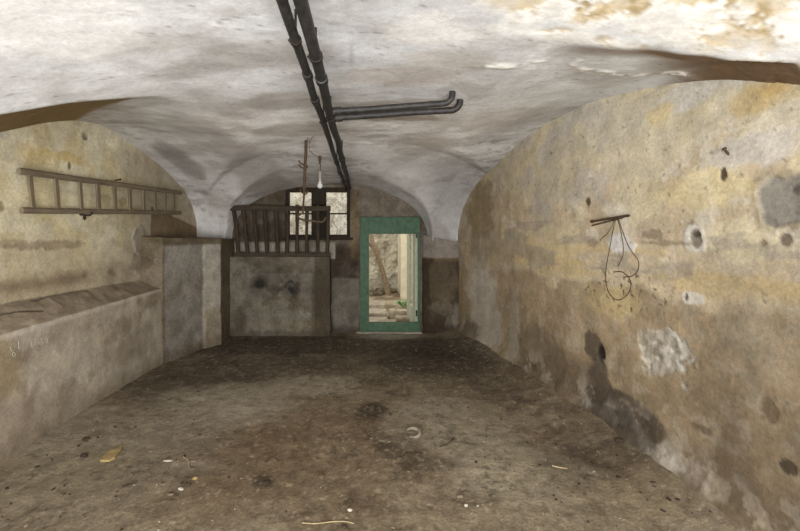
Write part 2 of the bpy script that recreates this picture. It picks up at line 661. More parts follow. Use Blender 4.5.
# grey soot and dust settled deeper in the cellar, some light fall-off painted in
dpt = sst(2.3, 3.6, Y + 1.0 * (n1 - 0.5) - 0.1 * X)
c = mix(c, lin('#cfcbc7'), 0.85 * dpt)
c = mix(c, lin('#d2cdc8'), 0.7 * sst(4.2, 5.4, Y + (n2 - 0.5)))
c = mix(c, lin('#a9a29b'), 0.5 * sst(0.5, 0.62, n2) * dpt)
c = mix(c, lin('#c4bfba'), 0.4 * sst(0.55, 0.68, n3) * dpt * (1 - sst(3.6, 5.0, Y)))
st_ = fbm(P0, 9, 6, 57, 0.68, stretch=(0.7, 1.7, 1))
c = mix(c, lin('#7d756e'), 0.45 * sst(0.56, 0.62, st_) * sst(0.42, 0.58, n1) * dpt)
c = mix(c, lin('#dedbd7'), 0.4 * sst(0.57, 0.63, 1 - st_) * dpt)
c = mix(c, lin('#9b938b'), 0.35 * sst(0.52, 0.60, fbm(P0, 1.8, 5, 58)) * dpt)


def cb(px, py, rx, ry, col, m, seed, amp=0.6, soft=0.3, freq=4.0, zc=2.55):
    """patch on the vault"""
    global c
    y = (zc - EYE) * FPX / max(8, (CY - py))
    for _ in range(12):
        x = (px - CX) * y / FPX
        zz = float(vault(x, y))
        y = 0.5 * y + 0.5 * (zz - EYE) * FPX / max(8, (CY - py))
    x = (px - CX) * y / FPX
    y2 = (float(vault(x, y)) - EYE) * FPX / max(6, (CY - py - ry))
    mk = m * blob(P0, (0, 1), (x, y), (rx * y / FPX, max(0.04, abs(y2 - y))), seed, amp, freq, soft)
    c = mix(c, lin(col), mk)
    return mk


# the front slopes of both side penetrations: bare ochre plaster darkened with painted shade
slopeL = (Y < 3.72) & (X < -0.9)
main_z = 1.55 + 1.1 * sell((X + 0.12) / 2.55, 2.5)
penL = sst(0.004, 0.03, Z - main_z) * (X < -0.6) * (1 - sst(3.70, 3.78, Y + 0.87 * (X - XLW) + 0.08 * (n3 - 0.5)))
dzR = Z - main_z + 0.02 * (n2 - 0.5)
yS = Y + np.interp(xr(Y) - X, SR_D, SR_S) + 0.25 * (n1 - 0.5)
penR = sst(0.002, 0.012, Z - main_z) * (X > 0.4) * (Y < 2.7) * np.clip(sst(1.0, 1.45, X) * (1 - sst(2.35, 2.85, yS)) + 0.75 * sst(0.95, 1.2, X) * (1 - sst(0.015, 0.05, dzR)), 0, 1)
c = mix(c, lin('#8a744a'), 0.95 * penL)
c = mix(c, lin('#66481f'), 0.92 * penR)
c = c * (1 - 0.38 * sst(0.5, 1.2, X) * sst(4.6, 5.6, Y))[..., None] * (1 - 0.14 * np.exp(-((X - 0.1) / 0.6) ** 2) * (Y < 3))[..., None]  # far right painted darker against the strong light there, front crown toned down
pe = 0
for (px, py, rx, ry, sd_) in ((610, 14, 90, 18, 70), (720, 10, 80, 18, 71), (770, 42, 60, 16, 72), (530, 30, 24, 20, 73), (570, 50, 60, 5, 74), (690, 30, 60, 10, 75)):
    y_ = 0.92 * FPX / (CY - py)
    pe = np.maximum(pe, blob(P0, (0, 1), ((px - CX) * y_ / FPX, y_), (rx * y_ / FPX, ry * y_ / 190), sd_, 0.8, 5, 0.5))
pn, pm = fbm(P0, 7, 6, 76, 0.7), fbm(P0, 14, 5, 77, 0.68)
pf = (1 - penR) * pe
c = mix(c, lin('#f4f1ea'), 0.8 * pf)
tan_ = pf * sst(0.475, 0.52, pn)
c = mix(c, lin('#cdb88f'), 0.8 * tan_)
c = mix(c, lin('#a38c62'), 0.75 * tan_ * sst(0.5, 0.6, pm))
c = mix(c, lin('#c9c2b6'), 0.5 * pf * sst(0.54, 0.62, 1 - pm))
pe = pe * sst(0.475, 0.50, pn) * 0.7
rel = rel + 0.007 * pe
for (px, py, rx, ry, col, m, sd_) in (
        (250, 55, 70, 12, '#a8a29c', 0.55, 80), (150, 45, 60, 8, '#b5b0aa', 0.5, 81), (200, 70, 50, 7, '#9d9791', 0.5, 82),
        (290, 100, 40, 8, '#9d958d', 0.6, 83), (300, 130, 50, 6, '#968b80', 0.6, 84), (450, 60, 40, 10, '#bdb5ad', 0.6, 85),
        (420, 140, 30, 6, '#a59a90', 0.5, 86), (180, 160, 16, 7, '#7f766e', 0.6, 87), (500, 120, 40, 10, '#aca39b', 0.5, 88),
        (380, 116, 60, 3.5, '#6f5f48', 0.6, 89), (350, 190, 60, 3, '#6f655a', 0.7, 90), (405, 75, 60, 10, '#b09b88', 0.3, 91),  # first patch: shadow band painted under the branch pipes
        (265, 180, 22, 12, '#8d837a', 0.5, 92), (430, 30, 50, 14, '#e9e6e1', 0.6, 93), (60, 30, 80, 26, '#eceae7', 0.7, 94)):
    cb(px, py, rx, ry, col, m, sd_)
# flaking paint on the right penetration
fl = 0
fr_ = fbm(P0, 16, 5, 105, 0.65)
for (px, py, rx, ry, sd_, th) in ((497, 65, 17, 2.5, 100, .48), (590, 70, 14, 2.5, 101, .5), (615, 73, 45, 4, 102, .54), (670, 72, 30, 3, 103, .54), (560, 62, 50, 6, 106, .58)):
    mk = cb(px, py, rx, ry, '#bdb6ad', 0.25, sd_, 0.5, 0.5, 8)
    mk = mk / 0.25 * sst(th, th + 0.04, fr_)
    c = mix(c, lin('#f0ede7'), 0.9 * mk)
    fl = np.maximum(fl, mk)
rel = rel - 0.008 * fl
# crown painted brighter where light only grazes, then a hairline crack
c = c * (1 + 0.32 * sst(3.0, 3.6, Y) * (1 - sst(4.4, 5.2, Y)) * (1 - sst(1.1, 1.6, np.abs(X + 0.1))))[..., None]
ck = np.exp(-((X + 0.075 + 0.03 * (fbm(P0, 2, 2, 110) - 0.5)) / 0.006) ** 2) * (Y < 2.55) * (Y > 1.2)
c = mix(c, lin('#8d8f96'), 0.45 * ck)
P = P0.copy()
P[..., 2] += rel
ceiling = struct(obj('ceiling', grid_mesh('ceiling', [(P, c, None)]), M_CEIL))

# ------------------------------------------------------------------ right wall
ys = steps((-1.9, 1.6, 0.1), (1.6, 3.2, 0.010), (3.2, 4.6, 0.013), (4.6, 6.5, 0.018))
ts = steps((0, 1, 1 / 230))
Y, T = np.meshgrid(ys, ts, indexing='ij')
Zt = np.maximum(vault(xr(Y), Y), 1.45) + 0.03
Z = -0.03 + (Zt + 0.03) * T
X = xr(Y)
P0 = np.stack([X, Y, Z], -1)
Q = np.stack([np.zeros_like(X), Y, Z], -1)
n1, n2, n3, n4 = fbm(Q, 1.4, 5, 120), fbm(Q, 4.5, 5, 121), fbm(Q, 14, 4, 122), fbm(Q, 2.5, 5, 123, stretch=(1, 0.5, 2.4))
h = 0.03 * (fbm(Q, 1.2, 3, 124) - 0.5) + 0.012 * (fbm(Q, 6, 4, 125) - 0.5)
c = np.broadcast_to(lin('#c2b093'), P0.shape).copy()
c = mix(c, lin('#d0c7b0'), sst(1.9, 2.35, Z + 0.4 * (n1 - 0.5)) * (0.55 + 0.45 * n2))
c = mix(c, lin('#aa9f8f'), 0.32 * sst(0.53, 0.59, fbm(Q, 6, 5, 118, 0.62)))
c = mix(c, lin('#d8d0bf'), 0.6 * sst(0.56, 0.62, fbm(Q, 5, 5, 117, 0.62)) * sst(1.3, 1.7, Z))
c = mix(c, lin('#b9b1a6'), 0.7 * sst(0.52, 0.60, n1) * sst(1.5, 1.9, Z))
c = mix(c, lin('#cdc0a0'), 0.75 * sst(0.50, 0.56, n2) * sst(1.25, 1.5, Z))
c = mix(c, lin('#c4ab78'), 0.6 * sst(0.49, 0.56, n4) * np.exp(-((Z - 1.38) / 0.2) ** 2))
c = mix(c, lin('#9b9184'), 0.6 * sst(0.54, 0.60, fbm(Q, 3.2, 5, 119, 0.6, stretch=(1, .6, 2))) * (Z > 1.0) * (Z < 1.75))
low = 1 - sst(1.10, 1.22, Z + 0.28 * (n2 - 0.5) + 0.30 * (n4 - 0.5))
c = mix(c, lin('#a08c70'), low)
c = mix(c, lin('#8c7a60'), 0.8 * (1 - sst(0.55, 0.95, Z + 0.4 * (n1 - 0.5))))
c = mix(c, lin('#6c5c48'), 0.75 * (1 - sst(0.2, 0.5, Z + 0.4 * (n2 - 0.5))))
c = mix(c, lin('#a89b87'), 0.5 * sst(0.56, 0.62, n3) * low)
c = mix(c, lin('#6f6350'), 0.3 * sst(0.54, 0.60, fbm(Q, 5, 5, 116, 0.62, stretch=(1, 1.6, .7))) * low)
# grime towards the far corner
c = mix(c, lin('#8c7858'), 0.55 * sst(3.6, 5.6, Y + 0.8 * (n1 - 0.5)))
c = mix(c, lin('#8c8276'), 0.5 * sst(0.5, 0.65, fbm(Q, 3, 4, 126, stretch=(1, 3, 0.5))) * sst(4.2, 5.5, Y))


def wb(px, py, rx, ry, col, m, seed, amp=0.5, soft=0.2, freq=7.0, dh=0.0, rot=0.0, fwd=pR, octs=4):
    """patch on the wall grid now being painted; dh > 0 stands proud, < 0 is hollowed out"""
    global c, h
    y, z = fwd(px, py)
    yb, _ = fwd(px + rx, py)
    mk = blob(Q, (1, 2), (y, z), (max(abs(yb - y), 0.01), ry * y / FPX), seed, amp, freq, soft, rot, octs)
    c = mix(c, lin(col), m * mk)
    h = h + dh * mk
    return mk


wb(760, 98, 34, 14, '#c2a56a', 0.6, 130, 0.9, 0.4)
wb(770, 88, 18, 8, '#b8964f', 0.5, 131, 0.9, 0.4)
wb(690, 95, 50, 14, '#cfc8bf', 0.8, 132, 0.7)
wb(745, 150, 60, 16, '#c9c2b8', 0.75, 133, 0.7)
wb(780, 120, 40, 14, '#d0c6b2', 0.6, 134)
wb(610, 125, 40, 22, '#c4bba9', 0.6, 135, 0.7)
wb(640, 160, 40, 22, '#c9bfa6', 0.6, 136, 0.7)
wb(560, 170, 30, 30, '#b5a98f', 0.6, 137, 0.7)
wb(480, 210, 14, 30, '#7d6b4c', 0.7, 138, 0.7)
wb(660, 112, 16, 10, '#d3be8a', 0.7, 139, 0.8)
wb(700, 190, 50, 18, '#d0bf95', 0.7, 140, 0.7)
# stained cavities and scars
def poly_mask(pts, soft, seed, amp, freq):
    """ragged polygon on the right wall given by photo points"""
    pp = [pR(*p) for p in pts]
    near = (np.abs(Q[..., 1] - np.mean([p[0] for p in pp])) < 0.6) & (np.abs(Q[..., 2] - np.mean([p[1] for p in pp])) < 0.6)
    q = Q[near]
    d = np.full(len(q), 9.0)
    ins = np.zeros(len(q), bool)
    for (a_, b_) in zip(pp, pp[1:] + pp[:1]):
        e = (b_[0] - a_[0], b_[1] - a_[1])
        w = (q[:, 1] - a_[0], q[:, 2] - a_[1])
        t = np.clip((w[0] * e[0] + w[1] * e[1]) / (e[0] ** 2 + e[1] ** 2), 0, 1)
        d = np.minimum(d, np.hypot(w[0] - e[0] * t, w[1] - e[1] * t))
        cr = ((a_[1] > q[:, 2]) != (b_[1] > q[:, 2]))
        with np.errstate(divide='ignore', invalid='ignore'):
            ins ^= cr & (q[:, 1] < (b_[0] - a_[0]) * (q[:, 2] - a_[1]) / (b_[1] - a_[1] + 1e-12) + a_[0])
    d = np.where(ins, -d, d) + amp * 2 * (fbm(q, freq, 4, seed) - 0.5)
    m = np.zeros(Q.shape[:2])
    m[near] = 1 - sst(-soft, soft, d)
    return m


cp = [(757, 181), (774, 173), (800, 170), (830, 168), (830, 222), (790, 228), (776, 232), (763, 228), (757, 205)]
m_ = poly_mask(cp, 0.03, 150, 0.03, 14)
c = mix(c, lin('#94876f'), 0.8 * m_)
h = h + 0.006 * m_
m_ = poly_mask([(760, 184), (775, 177), (800, 174), (830, 173), (830, 218), (790, 224), (776, 228), (766, 224), (760, 204)], 0.008, 151, 0.02, 16)
c = mix(c, mix(np.broadcast_to(lin('#918b80'), c.shape).copy(), lin('#7d776c'), sst(0.4, 0.6, n2)), 0.97 * m_)
h = h - 0.013 * m_
wb(786, 239, 6, 6, '#6e6252', 0.95, 153, 0.7, 0.15, 15, -0.004)
wb(799, 189, 6, 6, '#57504a', 0.9, 154, 0.7, 0.15, 15, -0.003)
wb(763, 243, 4, 3, '#80735f', 0.8, 155, 0.8, 0.2, 20, -0.003)
wb(694, 240, 12, 15, '#cfc9bd', 0.95, 160, 0.5, 0.12, 12, 0.004)
wb(696, 239, 6, 9, '#857b6d', 0.95, 161, 0.8, 0.15, 16, -0.005)
wb(697, 234, 4, 3, '#4f463a', 0.9, 162, 0.9, 0.2, 20, -0.004)
wb(622, 243, 13, 11, '#d2ccc4', 1.0, 163, 0.6, 0.12, 12, 0.003)
wb(652, 235, 10, 5, '#877762', 0.75, 164, 0.9, 0.2, 20, -0.003)
wb(593, 243, 5, 5, '#8a7a63', 0.7, 165, 0.9, 0.2, 20, -0.003)
wb(664, 243, 30, 2.2, '#8e7e66', 0.7, 166, 1.0, 0.3, 20)
wb(692, 298, 9, 7, '#cbc3b5', 0.95, 167, 0.9, 0.15, 18, 0.003)
wb(686, 297, 1.6, 4, '#3c332a', 0.9, 168, 0.6, 0.2, 18, -0.008)
wb(724, 174, 3.2, 7, '#4b3a2d', 0.95, 169, 0.6, 0.2, 30, -0.004)
wb(588, 202, 2.4, 4, '#54432f', 0.95, 170, 0.7, 0.2, 30, -0.003)
mk = wb(663, 355, 25, 24, '#aaa294', 0.8, 171, 0.9, 0.15, 8, -0.006)
h += 0.016 * mk * (fbm(Q, 26, 3, 172) - 0.5)
c = mix(c, lin('#cdc6b9'), 0.7 * mk * sst(0.53, 0.6, fbm(Q, 20, 3, 173)))
c = mix(c, lin('#6a604f'), 0.6 * mk * sst(0.55, 0.66, fbm(Q, 24, 3, 174)))
# damp, soot and lime blooms low on the wall
wb(592, 345, 8, 12, '#4f4538', 0.85, 180, 0.8, 0.15, 9, -0.006)
wb(600, 353, 5, 9, '#1c1813', 0.95, 181, 0.8, 0.2, 12, -0.014)
wb(601, 398, 13, 42, '#4b4136', 0.85, 182, 0.8, 0.18, 6)
wb(632, 422, 38, 24, '#473d32', 0.85, 183, 0.9, 0.18, 6)
wb(655, 428, 20, 14, '#544839', 0.7, 184, 0.9, 0.2, 8)
wb(565, 372, 30, 22, '#5d4f3d', 0.65, 185, 0.7, 0.35)
wb(535, 350, 24, 26, '#6b5d4a', 0.6, 186, 0.7, 0.4)
wb(480, 290, 15, 26, '#b3a999', 0.9, 187, 0.5, 0.3)
wb(486, 325, 17, 32, '#a89d8d', 0.85, 188, 0.6, 0.3)
wb(515, 340, 5, 44, '#9a907f', 0.6, 189, 0.8, 0.3)
wb(470, 335, 10, 16, '#4a3e31', 0.7, 190, 0.7, 0.3)
wb(540, 378, 18, 12, '#4a4036', 0.6, 191, 0.7, 0.3)
wb(788, 467, 9, 7, '#4d4233', 0.95, 192, 0.8, 0.12, 12, -0.004)
wb(770, 410, 8, 12, '#6d5d48', 0.7, 193, 0.8, 0.25, 14, -0.004)
wb(735, 460, 30, 26, '#6c5b46', 0.6, 194, 0.8, 0.3)
wb(720, 400, 30, 20, '#85745c', 0.5, 195, 0.8, 0.4)
wb(750, 340, 50, 26, '#a3967f', 0.5, 196, 0.8, 0.4)
wb(705, 430, 10, 4, '#5c4d3a', 0.7, 197, 0.9, 0.3, 20)
wb(610, 300, 30, 16, '#c0ab7c', 0.55, 198, 0.9, 0.3, 12)
dots = sst(0.70, 0.74, fbm(Q, 40, 2, 199)) * blob(Q, (1, 2), pR(622, 290), (0.5, 0.14), 200, 0.4, 5, 0.4)
c = mix(c, lin('#4d4030'), 0.85 * dots)
h -= 0.004 * dots
scr = sst(0.77, 0.80, fbm(Q, 24, 3, 201))
c = mix(c, lin('#6d5d48'), 0.5 * scr)
lime = sst(0.5, 0.62, fbm(Q, 7, 5, 202)) * np.exp(-((Z - 0.16) / 0.10) ** 2)
c = mix(c, lin('#b9b0a2'), 0.7 * lime * (1 - sst(3.1, 3.7, Y + 0.8 * (n2 - 0.5))))
c = mix(c, lin('#a89e8f'), 0.5 * sst(0.54, 0.62, fbm(Q, 6, 6, 204, 0.62)) * np.exp(-((Z - 0.22) / 0.14) ** 2))
# sloping mortar skirting
fil = 0.17 * np.exp(-np.maximum(Z, 0) / 0.12) * (0.35 + 1.3 * fbm(Q, 2.5, 6, 203, 0.6))
h = h + fil
c = mix(c, lin('#75664f'), 0.85 * (1 - sst(0.05, 0.17, Z + 0.22 * (n2 - 0.5) + 0.1 * (n3 - 0.5))))
wb(599, 425, 17, 24, '#463c31', 0.8, 205, 0.7, 0.2, 8)
wb(632, 428, 36, 17, '#463c31', 0.8, 206, 0.9, 0.2, 8)
wb(612, 443, 20, 8, '#4d4236', 0.7, 207, 0.9, 0.3, 9)
c = c * (0.98 - (0.12 + 0.2 * (1 - sst(1.3, 1.8, Z))) * (1 - sst(2.0, 3.0, Y)))[..., None]  # near and low wall painted darker to offset the strong light there
h = h * (1 - sst(0.985, 1.0, T))
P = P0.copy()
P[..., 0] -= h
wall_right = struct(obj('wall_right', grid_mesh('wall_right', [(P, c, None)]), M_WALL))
HR = (P0, h)

# ------------------------------------------------------------------ left wall: low projecting base, sloping ledge, upper wall
XLB = -2.47


def pL(px, py):
    return pX(px, py, XLW)


def pB(px, py):
    return pX(px, py, XLB)


ys = steps((-1.9, 2.0, 0.1), (2.0, 4.0, 0.012), (4.0, 6.5, 0.016))
t1 = np.linspace(0, 1, 80)
t2 = np.linspace(0, 1, 26)[1:]
t3 = np.linspace(0, 1, 140)[1:]
Y, Tk = np.meshgrid(ys, np.arange(len(t1) + len(t2) + len(t3)), indexing='ij')
zt = np.maximum(vault(np.full_like(Y, XLW), Y), 1.5) + 0.03
zf = 0.915 + 0.035 * (Y - 2.7) / 2.1
zb = 1.09 - 0.03 * (Y - 2.7) / 2.1
A = Tk < len(t1)
Bq = (~A) & (Tk < len(t1) + len(t2))
Cq = ~(A | Bq)
allt = np.concatenate([t1, t2, t3])
tt = allt[Tk]
Z = np.where(A, -0.03 + (zf + 0.03) * tt, np.where(Bq, zf + (zb - zf) * tt, zb + (zt - zb) * tt))
X = np.where(A, XLB, np.where(Bq, XLB + (XLW - XLB) * tt, XLW))
P0 = np.stack([X, Y, Z], -1)
Q = np.stack([np.zeros_like(X), Y, Z], -1)
n1, n2, n3, n4 = fbm(P0, 1.4, 5, 220), fbm(P0, 4.5, 5, 221), fbm(P0, 14, 4, 222), fbm(P0, 2.5, 5, 223, stretch=(1, 0.5, 2.4))
h = 0.03 * (fbm(P0, 1.2, 3, 224) - 0.5) + 0.012 * (fbm(P0, 6, 4, 225) - 0.5)
# upper wall
c = np.broadcast_to(lin('#cdc3a6'), P0.shape).copy()
c = mix(c, lin('#ded6bb'), 0.7 * sst(0.48, 0.65, n1))
c = mix(c, lin('#c3b48a'), 0.7 * sst(0.50, 0.57, n2))
c = mix(c, lin('#b3a486'), 0.5 * sst(0.55, 0.68, n4))
c = mix(c, lin('#b5a78c'), 0.7 * (1 - sst(1.3, 1.75, Z + 0.4 * (n1 - 0.5))))
c = mix(c, lin('#a1937b'), 0.7 * (1 - sst(1.2, 1.35, Z + 0.2 * (n2 - 0.5))))
c = mix(c, lin('#9a8e7c'), 0.75 * sst(4.0, 5.2, Y + (n1 - 0.5)))
bnd = np.exp(-((Z - 1.2) / 0.06) ** 2)
c = mix(c, lin('#75644e'), 0.75 * bnd * sst(0.4, 0.55, n2))
wb(35, 155, 18, 10, '#c4ae7a', 0.6, 230, 0.9, 0.3, 12, fwd=pL)
wb(70, 158, 20, 5, '#c0a669', 0.7, 231, 0.9, 0.3, 12, fwd=pL)
wb(57, 245, 30, 5, '#8f8069', 0.7, 232, 0.9, 0.2, 12, -0.006, fwd=pL)
wb(15, 243, 16, 4, '#9a8c72', 0.6, 233, 0.9, 0.2, 12, fwd=pL)
wb(3, 206, 3, 5, '#4a3d30', 0.95, 234, 0.6, 0.2, 20, -0.004, fwd=pL)
wb(85, 136, 2.4, 4, '#3a3028', 0.95, 235, 0.6, 0.2, 20, -0.004, fwd=pL)
wb(106, 201, 4, 6, '#b7a782', 0.9, 236, 0.3, 0.12, 20, 0.006, fwd=pL)
wb(122, 202, 4, 5, '#a7966f', 0.9, 237, 0.3, 0.12, 20, 0.006, fwd=pL)
wb(69, 166, 1.5, 4, '#4a3d30', 0.8, 238, 0.5, 0.2, 20, fwd=pL)
wb(140, 240, 6, 14, '#8b8274', 0.9, 239, 0.5, 0.15, 14, 0.012, fwd=pL)
wb(142, 262, 10, 10, '#8d8170', 0.8, 240, 0.6, 0.2, 12, 0.006, fwd=pL)
wb(60, 205, 60, 12, '#dccfa6', 0.4, 241, 0.6, 0.5, fwd=pL)
wb(110, 135, 28, 14, '#d9d0b6', 0.7, 242, 0.5, 0.4, fwd=pL)
wb(5, 130, 6, 12, '#b6b2a8', 0.7, 243, 0.5, 0.3, fwd=pL)
# bare brown strip at the far end above the corner block
wed = (Y > 5.05) * (Z < 1.95 - 0.17 * (Y - 5.1)) * (Z > 1.5)
c = mix(c, lin('#6d5840'), 0.85 * wed * Cq)
# ledge
cl = mix(np.broadcast_to(lin('#8b7d68'), P0.shape).copy(), lin('#6b5d49'), sst(0.42, 0.62, n2))
cl = mix(cl, lin('#8f8270'), 0.6)
cl = mix(cl, lin('#a39681'), 0.5 * sst(0.55, 0.7, n3))
ckk = np.exp(-((Z - (1.005 + 0.03 * np.sin(Y * 5) + 0.03 * (n2 - 0.5))) / 0.005) ** 2) * (Y < 3.2)
cl = mix(cl, lin('#1d1813'), 0.9 * ckk)
ck2 = np.exp(-((Z - (1.06 + 0.02 * np.sin(Y * 4) + 0.03 * (n2 - 0.5))) / 0.006) ** 2) * (Y > 3.2) * (Y < 3.9)
cl = mix(cl, lin('#241d17'), 0.5 * ck2)
h = h - np.where(Bq, 0.012 * (ckk + ck2) - 0.014 * (n2 - 0.5) - 0.012 * (n3 - 0.5), 0)
c = np.where(Bq[..., None], cl, c)
# base
cbse = mix(np.broadcast_to(lin('#978a78'), P0.shape).copy(), lin('#a79c8b'), sst(0.42, 0.62, n1))
cbse = mix(cbse, lin('#837562'), 0.7 * sst(0.5, 0.66, n2))
cbse = mix(cbse, lin('#b5ab9b'), 0.5 * sst(0.55, 0.7, fbm(P0, 3, 4, 250, stretch=(1, 2.5, 0.7))))
cbse = mix(cbse, lin('#6f624f'), 0.7 * (1 - sst(0.05, 0.3, Z + 0.25 * (n2 - 0.5))))
cbse = mix(cbse, lin('#b3a999'), 0.8 * sst(0.05, 0.02, zf - Z) * A)
c = np.where(A[..., None], cbse, c)
wb(0, 372, 22, 26, '#86765a', 0.8, 251, 0.5, 0.4, fwd=pB)
wb(135, 345, 18, 16, '#7a6d5b', 0.6, 252, 0.7, 0.4, fwd=pB)
wb(70, 350, 30, 14, '#ada28f', 0.6, 253, 0.7, 0.4, fwd=pB)
h = h * (1 - sst(0.97, 1.0, tt) * Cq)
P = P0.copy()
P[..., 0] += np.where(Bq, h * 0.6, h)
P[..., 2] += np.where(Bq, h * 0.8, 0)
keep = np.ones((len(ys) - 1, P.shape[1] - 1), bool)
wall_left = struct(obj('wall_left', grid_mesh('wall_left', [(P, c, keep)]), M_WALL))


# ------------------------------------------------------------------ plan-following walls (corner block, pier, low wall)
def plan_wall(path, z0, z1, step, seed, rough=0.012):
    """vertical grid along a plan polyline; returns P0, normal, s, arc marks"""
    pts, cum, marks = [], 0.0, [0.0]
    for (a, b) in zip(path[:-1], path[1:]):
        L = math.dist(a, b)
        n = max(2, int(L / step))
        for i in range(n):
            t = i / n
            pts.append((a[0] + (b[0] - a[0]) * t, a[1] + (b[1] - a[1]) * t, cum + L * t, (b[1] - a[1]) / L, -(b[0] - a[0]) / L))
        cum += L
        marks.append(cum)
    a, b = path[-2], path[-1]
    L = math.dist(a, b)
    pts.append((b[0], b[1], cum, (b[1] - a[1]) / L, -(b[0] - a[0]) / L))
    A_ = np.array(pts)
    zs = np.linspace(0, 1, max(3, int((np.max(z1) - z0) / step)))
    I, T_ = np.meshgrid(np.arange(len(A_)), zs, indexing='ij')
    X_, Y_, S_, NX, NY = (A_[I, k] for k in range(5))
    zz1 = np.interp(S_, np.linspace(0, cum, len(np.atleast_1d(z1))), np.atleast_1d(z1))
    Z_ = z0 + (zz1 - z0) * T_
    P_ = np.stack([X_, Y_, Z_], -1)
    N_ = np.stack([NX, NY, np.zeros_like(NX)], -1)
    hh = rough * 2 * (fbm(P_, 2.2, 4, seed) - 0.5) + rough * 0.8 * (fbm(P_, 9, 3, seed + 1) - 0.5)
    return P_, N_, S_, marks, hh


# left corner block
path = [(-2.74, 4.80), (-2.46, 4.86), (-2.27, 5.6), (-2.13, 5.93), (-2.15, 6.62)]
P0, N, Sx, mk_, h = plan_wall(path, -0.03, [1.57, 1.55, 1.53], 0.014, 300)
n2, n3 = fbm(P0, 4.5, 5, 302), fbm(P0, 12, 4, 303)
c = mix(np.broadcast_to(lin('#8b7d69'), P0.shape).copy(), lin('#75674f'), sst(0.42, 0.62, n2))
pan = sst(mk_[1] + 0.02, mk_[1] + 0.06, Sx) * (1 - sst(mk_[3] - 0.03, mk_[3], Sx)) * (1 - sst(1.45, 1.48, P0[..., 2]))
c = mix(c, lin('#a39a8d'), 0.95 * pan)
pan2 = sst(mk_[2] - 0.02, mk_[2] + 0.03, Sx) * (1 - sst(mk_[3] - 0.03, mk_[3], Sx)) * (1 - sst(1.45, 1.48, P0[..., 2]))
c = mix(c, lin('#c2b8a6'), 0.8 * pan2)
pl_mid = pan * (1 - pan2) * sst(0.45, 0.62, n2)
c = mix(c, lin('#85796a'), 0.7 * pl_mid)
c = mix(c, lin('#a0917a'), 0.8 * pan2 * (1 - sst(0.5, 0.6, P0[..., 2] + 0.1 * (n2 - 0.5))))
h = h + 0.012 * pan2 + 0.02 * pan2 * (P0[..., 2] < 0.42)
c = mix(c, lin('#6b5c49'), 0.7 * (1 - sst(0.05, 0.25, P0[..., 2] + 0.2 * (n3 - 0.5))))
c = mix(c, lin('#74664f'), 0.5 * sst(mk_[3] + 0.02, mk_[3] + 0.1, Sx))
c = mix(c, lin('#b9b1a5'), 0.5 * pan * sst(0.95, 1.3, P0[..., 2] + 0.3 * (n2 - 0.5)))
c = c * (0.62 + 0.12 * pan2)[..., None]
side = (P0 + N * h[..., None], c, None)
# flat top of the block, back to the walls
top = side[0][:, -1]
wq = np.linspace(0, 1, 30)
TP = top[:, None, :] + (np.stack([np.full(len(top), XLW - 0.02), top[:, 1], top[:, 2] + 0.03], -1)[:, None, :] - top[:, None, :]) * wq[None, :, None]
TP[..., 2] += 0.02 * (fbm(TP, 8, 3, 305) - 0.5) * np.minimum(wq * 6, 1)[None, :]
tc = mix(np.broadcast_to(lin('#7d705d'), TP.shape).copy(), lin('#5f523f'), sst(0.4, 0.6, fbm(TP, 7, 4, 306)))
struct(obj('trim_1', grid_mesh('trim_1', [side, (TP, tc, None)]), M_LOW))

# low wall under the railing with its sunken panel
path = [(-2.2, 6.36), (-0.56, 6.36), (-0.56, 6.64)]
P0, N, Sx, mk_, h = plan_wall(path, -0.03, [1.255, 1.25], 0.012, 310, 0.008)
Q = P0
n2, n3 = fbm(P0, 4, 5, 312), fbm(P0, 11, 4, 313)
xx, zz = P0[..., 0], P0[..., 2]
c = mix(np.broadcast_to(lin('#8a7f6e'), P0.shape).copy(), lin('#6e6251'), sst(0.42, 0.62, n2))
xa, za = pY(247, 272, 6.36)
xb, zb_ = pY(312, 330, 6.36)
fr = sst(xa - .02, xa + .02, xx) * (1 - sst(xb - .02, xb + .02, xx)) * (1 - sst(za - .03, za + .01, zz)) * (P0[..., 1] < 6.4)
c = mix(c, lin('#a0968a'), 0.7 * fr)
c = mix(c, lin('#80745f'), 0.6 * fr * sst(0.5, 0.6, n2))
h = h - 0.02 * fr + 0.012 * np.exp(-((zz - 0.12) / 0.1) ** 2)
for (px, py, r_, sd_) in ((259, 287, 9, 320), (290, 288, 10, 321)):
    x_, z_ = pY(px, py, 6.36)
    for rr, col, m_, am in ((2.0, '#6d6353', 0.6, 0.8), (1.2, '#3e3931', 0.8, 0.9), (0.55, '#262420', 0.7, 0.8)):
        k_ = blob(P0, (0, 2), (x_, z_), (r_ * rr * 6.36 / FPX, r_ * rr * 6.36 / FPX * 1.05), sd_, am, 6, 0.5)
        c = mix(c, lin(col), m_ * k_)
x_, z_ = pY(276, 306, 6.36)
c = mix(c, lin('#75674f'), 0.6 * blob(P0, (0, 2), (x_, z_), (0.5, 0.14), 322, 0.6, 5, 0.5))
x_, z_ = pY(285, 325, 6.36)
c = mix(c, lin('#8b7b60'), 0.6 * blob(P0, (0, 2), (x_, z_), (0.6, 0.12), 323, 0.6, 5, 0.5))
c = mix(c, lin('#a89f8e'), 0.4 * sst(0.53, 0.6, fbm(P0, 3.2, 6, 318, 0.62)))
c = mix(c, lin('#574a3a'), 0.7 * sst(-0.83, -0.78, xx))
c = mix(c, lin('#5d503f'), 0.6 * (1 - sst(0.03, 0.12, zz + 0.1 * (n3 - 0.5))))
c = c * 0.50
front = (P0 + N * h[..., None], c, None)
tx, ty = np.meshgrid(np.linspace(-2.2, -0.56, 80), np.linspace(6.36, 6.64, 14), indexing='ij')
TP = np.stack([tx, ty, np.full_like(tx, 1.25)], -1)
TP[..., 2] += 0.012 * (fbm(TP, 9, 3, 315) - 0.5)
